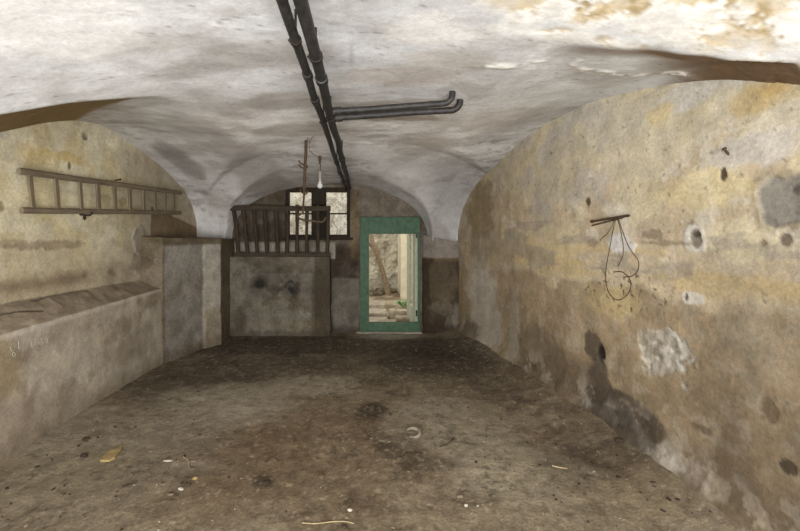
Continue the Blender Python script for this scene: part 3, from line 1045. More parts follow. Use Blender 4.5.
tc = mix(np.broadcast_to(lin('#6f6351'), TP.shape).copy(), lin('#544938'), fbm(TP, 8, 3, 316)) * 0.6
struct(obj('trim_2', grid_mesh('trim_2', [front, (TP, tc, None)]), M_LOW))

# pier between door reveal and right wall
path = [(0.925, 6.64), (0.96, 6.56), (1.14, 6.40), (1.52, 6.38)]
path = path[::-1]
P0, N, Sx, mk_, h = plan_wall(path[::-1], -0.03, [1.62, 1.55, 1.48], 0.012, 330, 0.014)
n2, n3, n5 = fbm(P0, 4.5, 5, 332), fbm(P0, 12, 4, 333), fbm(P0, 2.2, 4, 334, stretch=(2, 2, 0.6))
c = mix(np.broadcast_to(lin('#7a6a54'), P0.shape).copy(), lin('#5a4a38'), sst(0.4, 0.6, n5))
c = mix(c, lin('#978a78'), 0.6 * sst(0.54, 0.62, n2))
zz = P0[..., 2]
c = mix(c, lin('#837a70'), 0.9 * sst(1.22, 1.25, zz))
bandz = np.exp(-((zz - 1.2) / 0.025) ** 2)
c = mix(c, lin('#8f7a5c'), 0.7 * bandz * sst(mk_[2], mk_[2] + 0.04, Sx))
c = mix(c, lin('#4d4031'), 0.6 * (1 - sst(0.05, 0.3, zz + 0.3 * (n3 - 0.5))))
c = mix(c, lin('#b0a798'), 0.6 * blob(P0, (0, 2), (1.45, 0.3), (0.06, 0.22), 336, 0.6, 8, 0.3))
h = h + 0.012 * sst(1.21, 1.19, zz) * sst(mk_[2], mk_[2] + 0.04, Sx)
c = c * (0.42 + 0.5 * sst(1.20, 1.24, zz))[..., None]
sgn = -1 if N[0, 0, 1] > 0 else 1
# normals of this path must look at the room (towards -y)
Nn = N * np.where(N[..., 1:2] > 0, -1, 1)
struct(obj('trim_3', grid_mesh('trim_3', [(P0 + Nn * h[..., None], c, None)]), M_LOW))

# ------------------------------------------------------------------ back wall with window and door openings
YB = 6.6
DX0, DX1, DZ1 = pY(360, 0, YB)[0], pY(420, 0, YB)[0], pY(0, 217, YB)[1]
WX0, WX1 = pY(285.5, 0, YB)[0], pY(350, 0, YB)[0]
WZ0, WZ1 = pY(0, 237.5, YB)[1], pY(0, 187.5, YB)[1]
xs = steps((-2.35, WX0, 0.018), (WX0, WX1, 0.018), (WX1, DX0, 0.014), (DX0, DX1, 0.018), (DX1, 1.05, 0.018))
zs = steps((-0.03, WZ0, 0.018), (WZ0, DZ1, 0.018), (DZ1, WZ1, 0.018), (WZ1, 2.6, 0.018))
X, Z = np.meshgrid(xs, zs, indexing='ij')
P0 = np.stack([X, np.full_like(X, YB), Z], -1)
n1, n2, n3 = fbm(P0, 2, 5, 340), fbm(P0, 5, 5, 341), fbm(P0, 13, 4, 342)
c = mix(np.broadcast_to(lin('#7e7263'), P0.shape).copy(), lin('#665949'), sst(0.4, 0.6, n1))
c = mix(c, lin('#968b7c'), 0.7 * sst(0.52, 0.60, n2))
c = mix(c, lin('#463a2d'), 0.6 * sst(0.54, 0.6, fbm(P0, 3.5, 6, 348, 0.62)))
c = mix(c, lin('#5b4a36'), 0.75 * sst(0.5, 0.62, n2) * (X < WX0 + 0.1))
x_, z_ = pY(344, 262, YB)
c = mix(c, lin('#3f3226'), 0.8 * blob(P0, (0, 2), (x_, z_), (0.30, 0.34), 343, 0.5, 5, 0.4))
c = mix(c, lin('#8a7350'), 0.6 * blob(P0, (0, 2), pY(354, 225, YB), (0.09, 0.5), 344, 0.6, 7, 0.4))
low_ = (1 - sst(0.86, 0.90, Z)) * sst(-0.56, -0.5, X) * (1 - sst(-0.12, -0.08, X))
c = mix(c, lin('#a59b8b'), 0.9 * low_)
c = mix(c, lin('#85796a'), 0.7 * low_ * sst(0.48, 0.62, n2))
bw = (1 - sst(1.46, 1.5, Z)) * (X < -0.5) * (Z > 1.2)
c = mix(c, lin('#a89f90'), 0.8 * bw * sst(0.35, 0.5, n1))
c = mix(c, lin('#8f8475'), 0.6 * (Z > DZ1) * (X > -0.1))
c = mix(c, lin('#4f4335'), 0.7 * (1 - sst(0.02, 0.15, Z + 0.1 * (n3 - 0.5))))
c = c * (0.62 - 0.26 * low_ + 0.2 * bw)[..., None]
h = 0.016 * (n1 - 0.5) + 0.012 * (n2 - 0.5) + 0.014 * low_
P = P0.copy()
P[..., 1] -= h
xm, zm = 0.5 * (X[:-1, :-1] + X[1:, 1:]), 0.5 * (Z[:-1, :-1] + Z[1:, 1:])
keep = ~(((xm > WX0) & (xm < WX1) & (zm > WZ0) & (zm < WZ1)) | ((xm > DX0) & (xm < DX1) & (zm < DZ1)))
pts_ = [(P, c, keep)]


def reveal(x0, x1, z0, z1, y0, y1, sides, col):
    for (a, b, s_) in (((x0, z0), (x0, z1), 'l'), ((x1, z0), (x1, z1), 'r'), ((x0, z1), (x1, z1), 't'), ((x0, z0), (x1, z0), 'b')):
        if s_ not in sides:
            continue
        u, v = np.meshgrid(np.linspace(0, 1, 30), np.linspace(0, 1, 10), indexing='ij')
        R = np.stack([a[0] + (b[0] - a[0]) * u, y0 + (y1 - y0) * v, a[1] + (b[1] - a[1]) * u], -1)
        cc = mix(np.broadcast_to(lin('#4a4034' if s_ == 'b' else col), R.shape).copy(), lin('#3d342a' if s_ == 'b' else '#5d5142'), sst(0.4, 0.65, fbm(R, 5, 4, 350)))  # bottom reveal coloured darker to hold down the skylight on it
        pts_.append((R, cc, None))


reveal(WX0, WX1, WZ0, WZ1, YB - 0.02, YB + 0.32, 'lrtb', '#8f8576')
reveal(DX0, DX1, -0.03, DZ1, YB - 0.02, YB + 0.34, 'lrt', '#8f8576')
# outer face of the same wall, seen from the courtyard side and blocking daylight
xo = np.array([-3.4, WX0, WX1, DX0, DX1, 2.4])
zo = np.array([-0.03, WZ0, DZ1, WZ1, 3.4])
Xo, Zo = np.meshgrid(xo, zo, indexing='ij')
Po = np.stack([Xo, np.full_like(Xo, YB + 0.33), Zo], -1)
xm, zm = 0.5 * (Xo[:-1, :-1] + Xo[1:, 1:]), 0.5 * (Zo[:-1, :-1] + Zo[1:, 1:])
ko = ~(((xm > WX0) & (xm < WX1) & (zm > WZ0) & (zm < WZ1)) | ((xm > DX0) & (xm < DX1) & (zm < DZ1)))
pts_.append((Po, np.broadcast_to(lin('#b5a98f'), Po.shape), ko))
wall_back = struct(obj('wall_back', grid_mesh('wall_back', pts_), M_LOW))

# stone threshold
bm = bmesh.new()
box(bm, (DX0 - 0.06, 6.50, -0.05), (DX1 + 0.02, 7.0, 0.012), 0.012)
struct(bmobj('trim_4', bm, m_simple('worn threshold stone', '#8f8676', '#b5ac9b', 12, 0.9)))

# ------------------------------------------------------------------ window
win = struct(obj('window_1', None)) if False else None
bm = bmesh.new()
yw0, yw1 = YB + 0.03, YB + 0.11
fw = 0.055
box(bm, (WX0 - .01, yw0, WZ0 - .01), (WX0 + fw, yw1, WZ1 + .01), 0.006)
box(bm, (WX1 - fw, yw0, WZ0 - .01), (WX1 + .01, yw1, WZ1 + .01), 0.006)
box(bm, (WX0 + fw, yw0, WZ1 - fw), (WX1 - fw, yw1, WZ1 + .01), 0.006)
box(bm, (WX0 + fw, yw0, WZ0 - .01), (WX1 - fw, yw1, WZ0 + 0.04), 0.006)
xmid = pY(318, 0, YB)[0]
box(bm, (xmid - 0.1, yw0 - 0.01, WZ0 + .02), (xmid + 0.105, yw1 - 0.01, WZ1 - .02), 0.006)
window = struct(bmobj('window_1', bm, M_FRAMEW))
for (pa, pb) in ((289, 311), (326, 347.5)):
    xa, xb = pY(pa, 0, YB)[0], pY(pb, 0, YB)[0]
    za, zb_ = pY(0, 234.5, YB)[1], pY(0, 192, YB)[1]
    zc_ = pY(0, 213.5, YB)[1]
    bm = bmesh.new()
    t = 0.035
    box(bm, (xa - t, yw0 + .012, za - t), (xa, yw1 - .012, zb_ + t), 0.004)
    box(bm, (xb, yw0 + .012, za - t), (xb + t, yw1 - .012, zb_ + t), 0.004)
    box(bm, (xa, yw0 + .012, zb_), (xb, yw1 - .012, zb_ + t), 0.004)
    box(bm, (xa, yw0 + .012, za - t), (xb, yw1 - .012, za), 0.004)
    box(bm, (xa, yw0 + .016, zc_ - 0.012), (xb, yw1 - .016, zc_ + 0.012), 0.003)
    sash = bmobj('window_sash', bm, M_FRAMEW, window)
    for (u0, u1) in ((za, zc_ - 0.012), (zc_ + 0.012, zb_)):
        bm = bmesh.new()
        box(bm, (xa - .004, YB + .068, u0 - .004), (xb + .004, YB + .072, u1 + .004))
        bmobj('window_pane', bm, M_GLASS, sash, smooth=False)
bm = bmesh.new()
box(bm, (WX0 - 0.05, YB - 0.05, WZ0 - 0.045), (WX1 + 0.05, YB + 0.06, WZ0 + 0.0), 0.008)
bmobj('window_sill', bm, M_FRAMEW, window)
bm = bmesh.new()
tube(bm, [(xmid, yw0 - 0.02, 1.80), (xmid, yw0 - 0.05, 1.80)], 0.012, 8)
tube(bm, [(xmid, yw0 - 0.05, 1.76), (xmid, yw0 - 0.05, 1.84)], [0.006, 0.011], 8)
bmobj('window_latch', bm, M_RUST, window)

# ------------------------------------------------------------------ green door: fixed frame, bottom board, leaf opened outward
yd0, yd1 = YB - 0.045, YB + 0.03
ix0, ix1 = pY(369, 0, YB)[0], pY(411, 0, YB)[0]
iz0, iz1 = pY(0, 322, YB)[1], pY(0, 234, YB)[1]
bm = bmesh.new()
box(bm, (DX0 + .004, yd0, 0.012), (ix0, yd1, DZ1 - .004), 0.006)
box(bm, (ix0, yd0, iz1), (DX1 - .004, yd1, DZ1 - .004), 0.006)
box(bm, (DX1 - 0.034, yd0, 0.012), (DX1 - .004, yd1, iz1), 0.006)
door = struct(bmobj('door_1', bm, M_GREEN))
bm = bmesh.new()
box(bm, (ix0 + .001, yd0 + .008, 0.014), (DX1 - 0.035, yd1 - .008, iz0), 0.006)
bmobj('bottom_board', bm, M_GREEN, door)
hx, hy = DX1 - 0.05, YB + 0.06
ang = math.atan2(0.86, -0.05)
Mleaf = Matrix.Translation((hx, hy, 0)) @ Matrix.Rotation(ang, 4, 'Z')
LW = 0.86
bm = bmesh.new()
st = 0.27
box(bm, (0.0, -0.022, 0.03), (st, 0.022, DZ1 - .03), 0.004, Mleaf)
box(bm, (LW - st, -0.022, 0.03), (LW, 0.022, DZ1 - .03), 0.004, Mleaf)
box(bm, (st, -0.022, DZ1 - 0.28), (LW - st, 0.022, DZ1 - .03), 0.004, Mleaf)
box(bm, (st, -0.022, 0.03), (LW - st, 0.022, 0.36), 0.004, Mleaf)
leaf = bmobj('door_leaf', bm, M_PALEG, door)
tag(leaf, 'faded grey green door leaf swung open outward')
bm = bmesh.new()
box(bm, (st - .004, -0.004, 0.356), (LW - st + .004, 0.004, DZ1 - 0.276), 0, Mleaf)
bmobj('glass_pane', bm, M_GLASS, leaf, smooth=False)
for zh in (0.3, 1.6):
    bm = bmesh.new()
    tube(bm, [(hx, hy - 0.012, zh - 0.05), (hx, hy - 0.012, zh + 0.05)], 0.012, 8)
    bmobj('hinge', bm, M_DKIRON, leaf)

# ------------------------------------------------------------------ ceiling pipes
def ceil_z(x, y):
    return float(vault(x, y))


def pipe_run(name, x, r, label, wob_seed, clamps, collars):
    rr = random.Random(wob_seed)
    ypts = np.linspace(-1.85, 6.64, 24)
    zl = lambda y: 2.52 + (2.372 - 2.52) * max(0, (y - 1.5)) / (6.6 - 1.5)
    pts = [(x + rr.uniform(-.006, .006) - 0.0 * y, y, zl(y) + rr.uniform(-.005, .005)) for y in ypts]
    t = thing(name, (x, 2.0, zl(2.0)), label, 'pipe', 'long ceiling pipes')
    bm = bmesh.new()
    tube(bm, spline(pts, 4), r, 14)
    bmobj('pipe_tube', bm, M_PIPE, t)
    zat = lambda y: np.interp(y, ypts, [p[2] for p in pts])
    xat = lambda y: np.interp(y, ypts, [p[0] for p in pts])
    for y in collars:
        bm = bmesh.new()
        tube(bm, [(xat(y), y - .035, zat(y)), (xat(y), y - .03, zat(y)), (xat(y), y + .03, zat(y)), (xat(y), y + .035, zat(y))], [r * 1.02, r * 1.24, r * 1.24, r * 1.02], 14)
        bmobj('pipe_coupling', bm, M_PIPE, t)
    for y in clamps:
        bm = bmesh.new()
        tube(bm, [(xat(y), y - .012, zat(y)), (xat(y), y + .012, zat(y))], r * 1.25, 14)
        tube(bm, [(xat(y), y, zat(y) + r), (xat(y), y, ceil_z(xat(y), y) + 0.01)], 0.006, 8)
        tube(bm, [(xat(y) - r * 1.1, y, zat(y)), (xat(y) - r * 1.45, y, zat(y) - 0.004)], 0.007, 6)
        bmobj('pipe_clamp', bm, M_DKIRON, t)
    return t


pipe_run('ceiling_pipe', -0.325, 0.023, 'thinner dark pipe on the left of the two long ceiling pipes', 3, (1.86, 3.1, 4.6, 5.9), (2.25, 2.62, 5.2))
pipe_run('ceiling_pipe', -0.252, 0.029, 'thicker dark pipe on the right of the two long ceiling pipes', 5, (2.02, 3.0, 4.4, 5.8), (2.3, 4.9))

for (ya, xe, r, zoff, lab) in ((2.875, 0.625, 0.022, 0.0, 'branch pipe on the ceiling with elbow, the one nearer the camera'),
                               (3.03, 0.715, 0.025, 0.0, 'slightly thicker branch pipe on the ceiling with elbow, the one farther from the camera')):
    zl0, zr0 = 2.488, 2.545
    t = thing('branch_pipe', (0.1, ya, zl0), lab, 'pipe', 'branch pipes across the ceiling')
    pts = [(-0.255, ya, zl0), (0.0, ya, zl0 + .015), (0.3, ya, zl0 + .038)]
    R_ = 0.062
    for k in range(0, 11):
        a_ = k / 10 * math.pi / 2
        pts.append((xe - R_ + R_ * math.sin(a_), ya - 0.015 * math.sin(a_), zr0 + R_ * (1 - math.cos(a_))))
    pts.append((xe, ya - 0.017, ceil_z(xe, ya) + 0.012))
    bm = bmesh.new()
    tube(bm, pts, r, 14)
    bmobj('pipe_tube', bm, M_PIPE, t)
    bm = bmesh.new()
    tube(bm, [(-0.235, ya, zl0 + .001), (-0.17, ya, zl0 + .005)], r * 1.3, 12)
    bmobj('tee_joint', bm, M_PIPE, t)

# ------------------------------------------------------------------ ladder on the left wall
XLD = XLW + 0.075


def lp(px, py, X=XLD):
    y, z = pX(px, py, X)
    return Vector((X, y, z))


ladder = thing('ladder', lp(100, 200), 'old wooden ladder hung sideways on the yellowed left wall', 'ladder')
a, b = lp(18.5, 171), lp(181, 193)
a2, b2 = lp(21.5, 210.5), lp(180.5, 212.8)
bm = bmesh.new()
beam(bm, a, b, 0.052, 0.034, bevel=0.012, wob=0.002)
tag(bmobj('ladder_rail', bm, M_LADDER, ladder), 'upper rail')
bm = bmesh.new()
beam(bm, a2, b2, 0.050, 0.034, bevel=0.012, wob=0.002)
tag(bmobj('ladder_rail', bm, M_LADDER, ladder), 'lower rail')
M_RUNG = m_wood('weathered rung wood', '#5d5142', '#83755f', 2)
for px, pxt in ((33, 29.5), (58, 55.5), (81.5, 79.5), (99, 97.5), (115.5, 114.5), (130.5, 129.5), (144, 143.5), (155.5, 155), (165.5, 165), (174, 173.5)):
    yt, yb_ = pX(pxt, 0, XLD)[0], pX(px, 0, XLD)[0]
    zt_ = np.interp(yt, [a.y, b.y], [a.z, b.z])
    zb2 = np.interp(yb_, [a2.y, b2.y], [a2.z, b2.z])
    bm = bmesh.new()
    w = random.uniform(0.046, 0.058)
    beam(bm, (XLD, yt, zt_ - 0.015), (XLD, yb_, zb2 + 0.015), w, 0.02, up=(0, 1, 0), bevel=0.006, wob=0.001)
    bmobj('ladder_rung', bm, M_RUNG, ladder)


def wall_hook(px, py, label, X=XLD):
    y, z = pX(px, py, X)
    t = thing('iron_hook', (XLW, y, z), label, 'hook', 'iron hooks under the ladder')
    bm = bmesh.new()
    tube(bm, spline([(XLW - .03, y, z - 0.005), (XLW + 0.04, y, z - 0.012), (XLW + 0.08, y, z - 0.016), (XLW + 0.11, y, z - 0.006), (XLW + 0.115, y, z + 0.022)], 5), 0.008, 8)
    bmobj('hook_shank', bm, M_DKIRON, t)
    bm = bmesh.new()
    lump(bm, (XLW + 0.045, y + 0.004, z - 0.035), (0.012, 0.017, 0.024), 8, 0.3)
    bmobj('hook_plug', bm, M_DKIRON, t)


wall_hook(87.5, 213.8, 'dark iron hook under the lower ladder rail')
y, z = pX(114.5, 180.5, XLW)
bm = bmesh.new()
tube(bm, [(XLW - 0.03, y, z), (XLW + 0.06, y, z + 0.01)], 0.006, 8)
tube(bm, [(XLW + 0.058, y, z + .01), (XLW + 0.066, y, z + 0.012)], 0.012, 8)
tag(bmobj('wall_nail', bm, M_DKIRON), 'small iron nail above the upper ladder rail', 'nail')

# ------------------------------------------------------------------ wooden railing on the low wall at the back
YR = 6.30
rail = thing('wooden_railing', (-1.3, YR + 0.05, 1.26), 'dark wooden railing with ten balusters on the low back wall', 'railing')
x0, z0 = pY(226, 208, YR)
x1, z1 = pY(330.5, 208.5, YR)
bm = bmesh.new()
beam(bm, (x0 + 0.02, YR, z0), (x1, YR, z1), 0.08, 0.065, bevel=0.01, wob=0.003)
tag(bmobj('top_rail', bm, M_RAIL, rail), 'thick upper rail')
YR2 = YR + 0.085
xa, za = pY(234, 255.5, YR2)
xb, zb_ = pY(330.5, 256.0, YR2)
za = max(za, 1.285)
zb_ = max(zb_, 1.285)
bm = bmesh.new()
beam(bm, (xa, YR2, za), (xb, YR2, zb_), 0.062, 0.055, bevel=0.008, wob=0.002)
tag(bmobj('bottom_rail', bm, M_RAIL, rail), 'lower rail')
for (pt, pb_) in ((233.5, 238.5), (243, 248), (253.5, 257.5), (264.5, 267.5), (275.5, 277.8), (287, 287), (297.2, 297), (307.3, 307), (317.8, 317.6), (328, 327)):
    xt = pY(pt, 0, YR)[0]
    xbm = pY(pb_, 0, YR2)[0]
    bm = bmesh.new()
    r0 = random.uniform(0.028, 0.034)
    mid = ((xt + xbm) / 2 + random.uniform(-.008, .008), (YR + YR2) / 2, (z0 + za) / 2)
    tube(bm, spline([(xt, YR, z0 + 0.02), mid, (xbm, YR2, za - 0.01)], 6), [r0 * 1.05] * 4 + [r0 * random.uniform(.8, 1.0)] * 5 + [r0] * 4, 10)
    bmobj('baluster', bm, M_BAL, rail)
for px in (297.2, 317.8):
    bm = bmesh.new()
    lump(bm, (pY(px, 0, YR)[0], YR - 0.01, z0 + 0.035), (0.03, 0.03, 0.02), int(px), 0.2)
    bmobj('rail_peg', bm, M_RAIL, rail)

# ------------------------------------------------------------------ hanging things: bare bulb, rusty hanging iron
YBU = 5.0
bx, bz = pY(320, 184, YBU)
cz = ceil_z(bx, YBU)
lampt = thing('hanging_bulb', (bx, YBU, cz), 'bare unlit light bulb hanging on a cord before the window', 'light bulb')
bm = bmesh.new()
tube(bm, spline([(bx - .004, YBU, cz + .02), (bx, YBU, cz - 0.03), (bx + .004, YBU, (cz + bz) / 2 + .06), (bx, YBU, bz + 0.085)], 6), 0.006, 8)
bmobj('cord', bm, M_CORD, lampt)
bm = bmesh.new()
tube(bm, [(bx - .004, YBU, cz + .01), (bx - .004, YBU, cz - .05), (bx, YBU, cz - .1)], [0.018, 0.016, 0.009], 10)
bmobj('cord_hook', bm, M_CORD, lampt)
bm = bmesh.new()
tube(bm, [(bx, YBU, bz + 0.16), (bx, YBU, bz + 0.15), (bx, YBU, bz + 0.08), (bx, YBU, bz + 0.045), (bx, YBU, bz + 0.035)], [0.008, 0.017, 0.019, 0.021, 0.018], 14)
bmobj('bulb_socket', bm, m_simple('pale brass bulb socket', '#8f8a7c', '#b3ad9f', 20, 0.5, 0.3), lampt)
bm = bmesh.new()
prof = [(0.040, .013), (0.028, .017), (0.012, .026), (-0.004, .0335), (-0.02, .036), (-0.036, .033), (-0.050, .022), (-0.058, .008)]
tube(bm, [(bx, YBU, bz + p[0]) for p in prof], [p[1] for p in prof], 18)
bmobj('bulb_glass', bm, M_BULB, lampt)

YH = 4.3
hx0, hz0 = pY(306, 142, YH)
hx1, hz1 = pY(303.5, 214, YH)
hang = thing('hanging_iron', (hx0, YH, ceil_z(hx0, YH)), 'long rusty iron with hook hanging from the ceiling left of the bulb', 'hook')
bm = bmesh.new()
tube(bm, spline([(hx0 + .10, YH - .1, ceil_z(hx0 + .1, YH - .1) + .02), (hx0 + .05, YH, hz0 + .09), (hx0, YH, hz0)], 6), 0.004, 6)
tube(bm, spline([(hx0 + .12, YH - .1, ceil_z(hx0 + .12, YH - .1) + .02), (hx0 + .04, YH, hz0 + .0), (hx0 + 0.05, YH, hz0 - .1), (hx0 + .16, YH + .1, hz0 - .17)], 6), 0.003, 6)
bmobj('wire', bm, M_CORD, hang)
bm = bmesh.new()
zc_ = pY(0, 190, YH)[1]
beam(bm, (hx0, YH, hz0 + 0.02), (hx1 + .01, YH, zc_), 0.032, 0.02, up=(1, 0, 0), bevel=0.005, wob=0.003)
bmobj('iron_bar', bm, M_RUST, hang)
bm = bmesh.new()
tube(bm, [(hx1 + .01, YH, zc_ + .02), (hx1 - .004, YH, hz1 + .05), (hx1 - .01, YH, hz1)], 0.011, 8)
hz2 = pY(0, 219, YH)[1]
tube(bm, spline([(hx1 - .01, YH, hz1 + .01), (hx1 - .06, YH - .01, hz2 + .03), (hx1 - .02, YH, hz2 - .005), (hx1 + .08, YH, hz2 - .02), (hx1 + .2, YH + .02, hz2 - .03), (hx1 + .24, YH + .02, hz2 + .02)], 5), 0.011, 8)
bmobj('hook_end', bm, M_RUST, hang)
for (px, py, d) in ((303, 163, -.045), (303, 167, -.04), (305, 168, .03), (303, 192, -.03), (305, 193, .035)):
    bm = bmesh.new()
    x_, z_ = pY(px, py, YH)
    tube(bm, spline([(x_ + (0.01 if d < 0 else -.01), YH, z_ - .02), (x_ + d * .6, YH - .01, z_), (x_ + d, YH - .012, z_ + .025)], 4), 0.008, 6)
    bmobj('prong', bm, M_RUST, hang)

# ------------------------------------------------------------------ right wall: spikes, wires
def rp(px, py, off=0.0):
    y, z = pR(px, py)
    k = int(np.argmin(np.abs(HR[0][:, 0, 1] - y)))
    j = int(np.argmin(np.abs(HR[0][k, :, 2] - z)))
    hh = HR[1][k, j]
    kk = (px - CX) / FPX
    y2 = y
    for _ in range(40):
        y2 = 0.5 * y2 + 0.5 * (float(xr(y2)) - hh - off) / kk
    return Vector((float(xr(y2)) - hh - off, y2, EYE + (CY - py) * y2 / FPX))


spk = thing('iron_spikes', rp(610, 219), 'pair of long rusty iron spikes driven in the right wall, wires hanging from them', 'spike')
bm = bmesh.new()
tube(bm, [rp(592, 221.5, .06), rp(610, 218.5, .045), rp(629, 215.5, .02)], [0.009, 0.009, 0.010], 8)
tube(bm, [rp(591.5, 221.6, .06), rp(593, 221.4, .06)], 0.014, 8)
bmobj('spike', bm, M_RUST, spk)
bm = bmesh.new()
tube(bm, [rp(592, 225.5, .07), rp(606, 222, .05), rp(626, 216.8, -.01)], 0.007, 8)
bmobj('spike', bm, M_RUST, spk)
wires = [
    ('long wire loop hanging lowest from the spikes on the right wall',
     [(616, 218), (613, 230), (610, 247), (607, 262), (605.5, 275), (607, 288), (612, 297), (619, 300), (627, 295), (631, 286), (629, 278), (622, 272), (614, 272)]),
    ('wire curling to the right below the spikes on the right wall',
     [(618, 218), (622, 230), (627, 243), (632, 252), (638, 260), (638, 270), (632, 276), (625, 277)]),
    ('short straight wire hanging in the middle below the spikes on the right wall',
     [(617, 218), (620, 228), (623, 244), (623, 255), (620, 262), (618, 267)]),
    ('thin wire hanging leftmost below the spikes on the right wall',
     [(614, 219), (612, 226), (607, 234), (602, 238), (600, 241)])]
for i, (lab, pts) in enumerate(wires):
    bm = bmesh.new()
    p3 = [rp(p[0], p[1], 0.04 * (1 - j / len(pts)) + 0.008) for j, p in enumerate(pts)]
    tube(bm, spline(p3, 5), 0.0032 if i < 2 else 0.0028, 6)
    tag(bmobj('rusty_wire', bm, M_RUST), lab, 'wire', 'wires on the spikes')
bm = bmesh.new()
p_, q_ = rp(724.5, 149, .03), rp(730, 156, -.01)
tube(bm, [p_, p_.lerp(q_, .5), q_], 0.006, 8)
tube(bm, [rp(723.8, 148.2, .033), rp(725, 149.6, .027)], 0.011, 8)
tag(bmobj('bent_nail', bm, M_RUST), 'big bent rusty nail high on the right wall', 'nail')

# ------------------------------------------------------------------ chalk figures on the base of the left wall
strokes = [[(10, 347), (11, 351), (14, 350)], [(13, 352), (15, 355), (13, 357), (12, 354), (13, 352)], [(18, 341), (18.5, 349)], [(31, 342.5), (31.5, 348)],
           [(37, 339.5), (40, 338), (40.5, 341), (37.5, 342), (40, 345), (42, 343), (39.5, 341.5)], [(45, 337), (47, 340), (46, 343)], [(52, 356), (54, 351), (52.5, 352)]]
bm = bmesh.new()
for s in strokes:
    pp = []
    for (px, py) in s:
        y, z = pB(px, py)
        hh = 0.03 * (float(fbm(np.array([[XLB, y, z]]), 1.2, 3, 224)[0]) - .5) + 0.012 * (float(fbm(np.array([[XLB, y, z]]), 6, 4, 225)[0]) - .5)
        pp.append((XLB + hh, y, z))
    tube(bm, spline(pp, 4), 0.0022, 5)
bmobj('chalk_figures', bm, M_CHALK, wall_left)


# ------------------------------------------------------------------ things lying on the floor
def fz(x, y):
    return float(floor_z(np.array([x], float), np.array([y], float))[0])


def clod(name, px, py, r, mat, label, cat, seed, group=None):
    x, y = pF(px, py, 0.01)
    bm = bmesh.new()
    lump(bm, (x, y, fz(x, y) + r[2] * 0.55), r, seed, 0.4, 3)
    return tag(bmobj(name, bm, mat), label, cat, group)


clod('plaster_chip', 350, 508, (.013, .011, .008), M_CHIP, 'whitish plaster chip lying alone near the front of the floor, above the dry twig', 'chip', 401)
clod('plaster_chip', 466, 504, (.011, .01, .007), M_CHIP, 'white chip on the floor lower right of center, beside a bigger beige one', 'chip', 402)
clod('plaster_chip', 460, 495, (.02, .012, .008), M_GRIT, 'beige oblong chip on the floor right of center', 'chip', 403)
clod('plaster_chip', 181, 488, (.017, .011, .009), M_CHIP, 'bright white chip in the row of rubble on the left floor', 'chip', 404)
clod('plaster_chip', 170, 493, (.02, .011, .007), M_GRIT, 'grey beige chip in the row of rubble on the left floor', 'chip', 405)
clod('plaster_chip', 195, 477, (.016, .012, .01), M_YSCRAP, 'tan chip at the upper end of the rubble row on the left floor', 'chip', 406)
clod('plaster_chip', 168, 459, (.034, .01, .006), M_CHIP, 'long white flake on the left floor right of the yellowish scrap', 'chip', 407)
clod('earth_clod', 188, 484, (.018, .014, .012), M_CLOD, 'dark clod next to the bright white chip on the left floor', 'clod', 408)
clod('earth_clod', 372, 408, (.032, .026, .028), M_CLOD, 'biggest dark earth clod near the middle of the floor', 'clod', 409)
clod('earth_clod', 377, 417, (.026, .014, .01), M_CLOD, 'flat dark clod just in front of the biggest clod mid floor', 'clod', 410)
clod('earth_clod', 390, 413, (.017, .012, .012), M_CLOD, 'small dark clod to the right of the biggest clod mid floor', 'clod', 411)
clod('earth_clod', 86, 441, (.03, .022, .014), M_CLOD, 'dark clod on the left floor above the yellowish scrap', 'clod', 412)
clod('earth_clod', 84, 456, (.028, .02, .013), M_CLOD, 'dark clod at the left floor edge left of the yellowish scrap', 'clod', 413)
clod('earth_clod', 266, 481, (.024, .018, .01), M_CLOD, 'lone dark clod on bare brown floor left of center front', 'clod', 414)
clod('earth_clod', 620, 453, (.028, .02, .018), M_CLOD, 'dark clod under the black damp stain at the foot of the right wall', 'clod', 415)
clod('earth_clod', 344, 524, (.02, .012, .006), M_CLOD, 'dark smear of earth under the dry twig at the front', 'clod', 416)
# curved shard half sunk in the floor
x, y = pF(413, 433, 0.0)
bm = bmesh.new()
pts = [(x + 0.052 * math.cos(t), y + 0.055 * math.sin(t), fz(x, y) + 0.012 + 0.010 * math.sin(t)) for t in np.linspace(-2.2, 2.6, 26)]
tube(bm, pts, [0.006 + 0.010 * math.sin(math.pi * i / 25) for i in range(26)], 8)
tag(bmobj('curved_shard', bm, m_simple('grey fired clay', '#6b6253', '#8d8372', 18, 0.9)), 'curved ring-shaped grey shard half sunk in the floor', 'shard')
# yellowish scrap
bm = bmesh.new()
outl = [(100, 461), (108, 453), (116, 450), (123, 446.5), (121, 451), (115, 458), (109, 461)]
top_, bot_ = [], []
for (px, py) in outl:
    x, y = pF(px, py, 0.01)
    zz = fz(x, y)
    top_.append(bm.verts.new((x, y, zz + 0.016 + random.uniform(-.003, .003))))
    bot_.append(bm.verts.new((x, y, zz - 0.002)))
bm.faces.new(top_)
bm.faces.new(bot_[::-1])
for i in range(len(outl)):
    j = (i + 1) % len(outl)
    bm.faces.new((top_[i], top_[j], bot_[j], bot_[i]))
tag(bmobj('board_scrap', bm, M_YSCRAP, smooth=False), 'yellowish pointed scrap lying on the left floor', 'scrap')


def twig(pts, r, mat, label, name='twig'):
    bm = bmesh.new()
    p3 = []
    for (px, py) in pts:
        x, y = pF(px, py, 0.0)
        p3.append((x, y, fz(x, y) + r * 1.3))
    tube(bm, spline(p3, 5), r, 6)
    return tag(bmobj(name, bm, mat), label, 'twig')


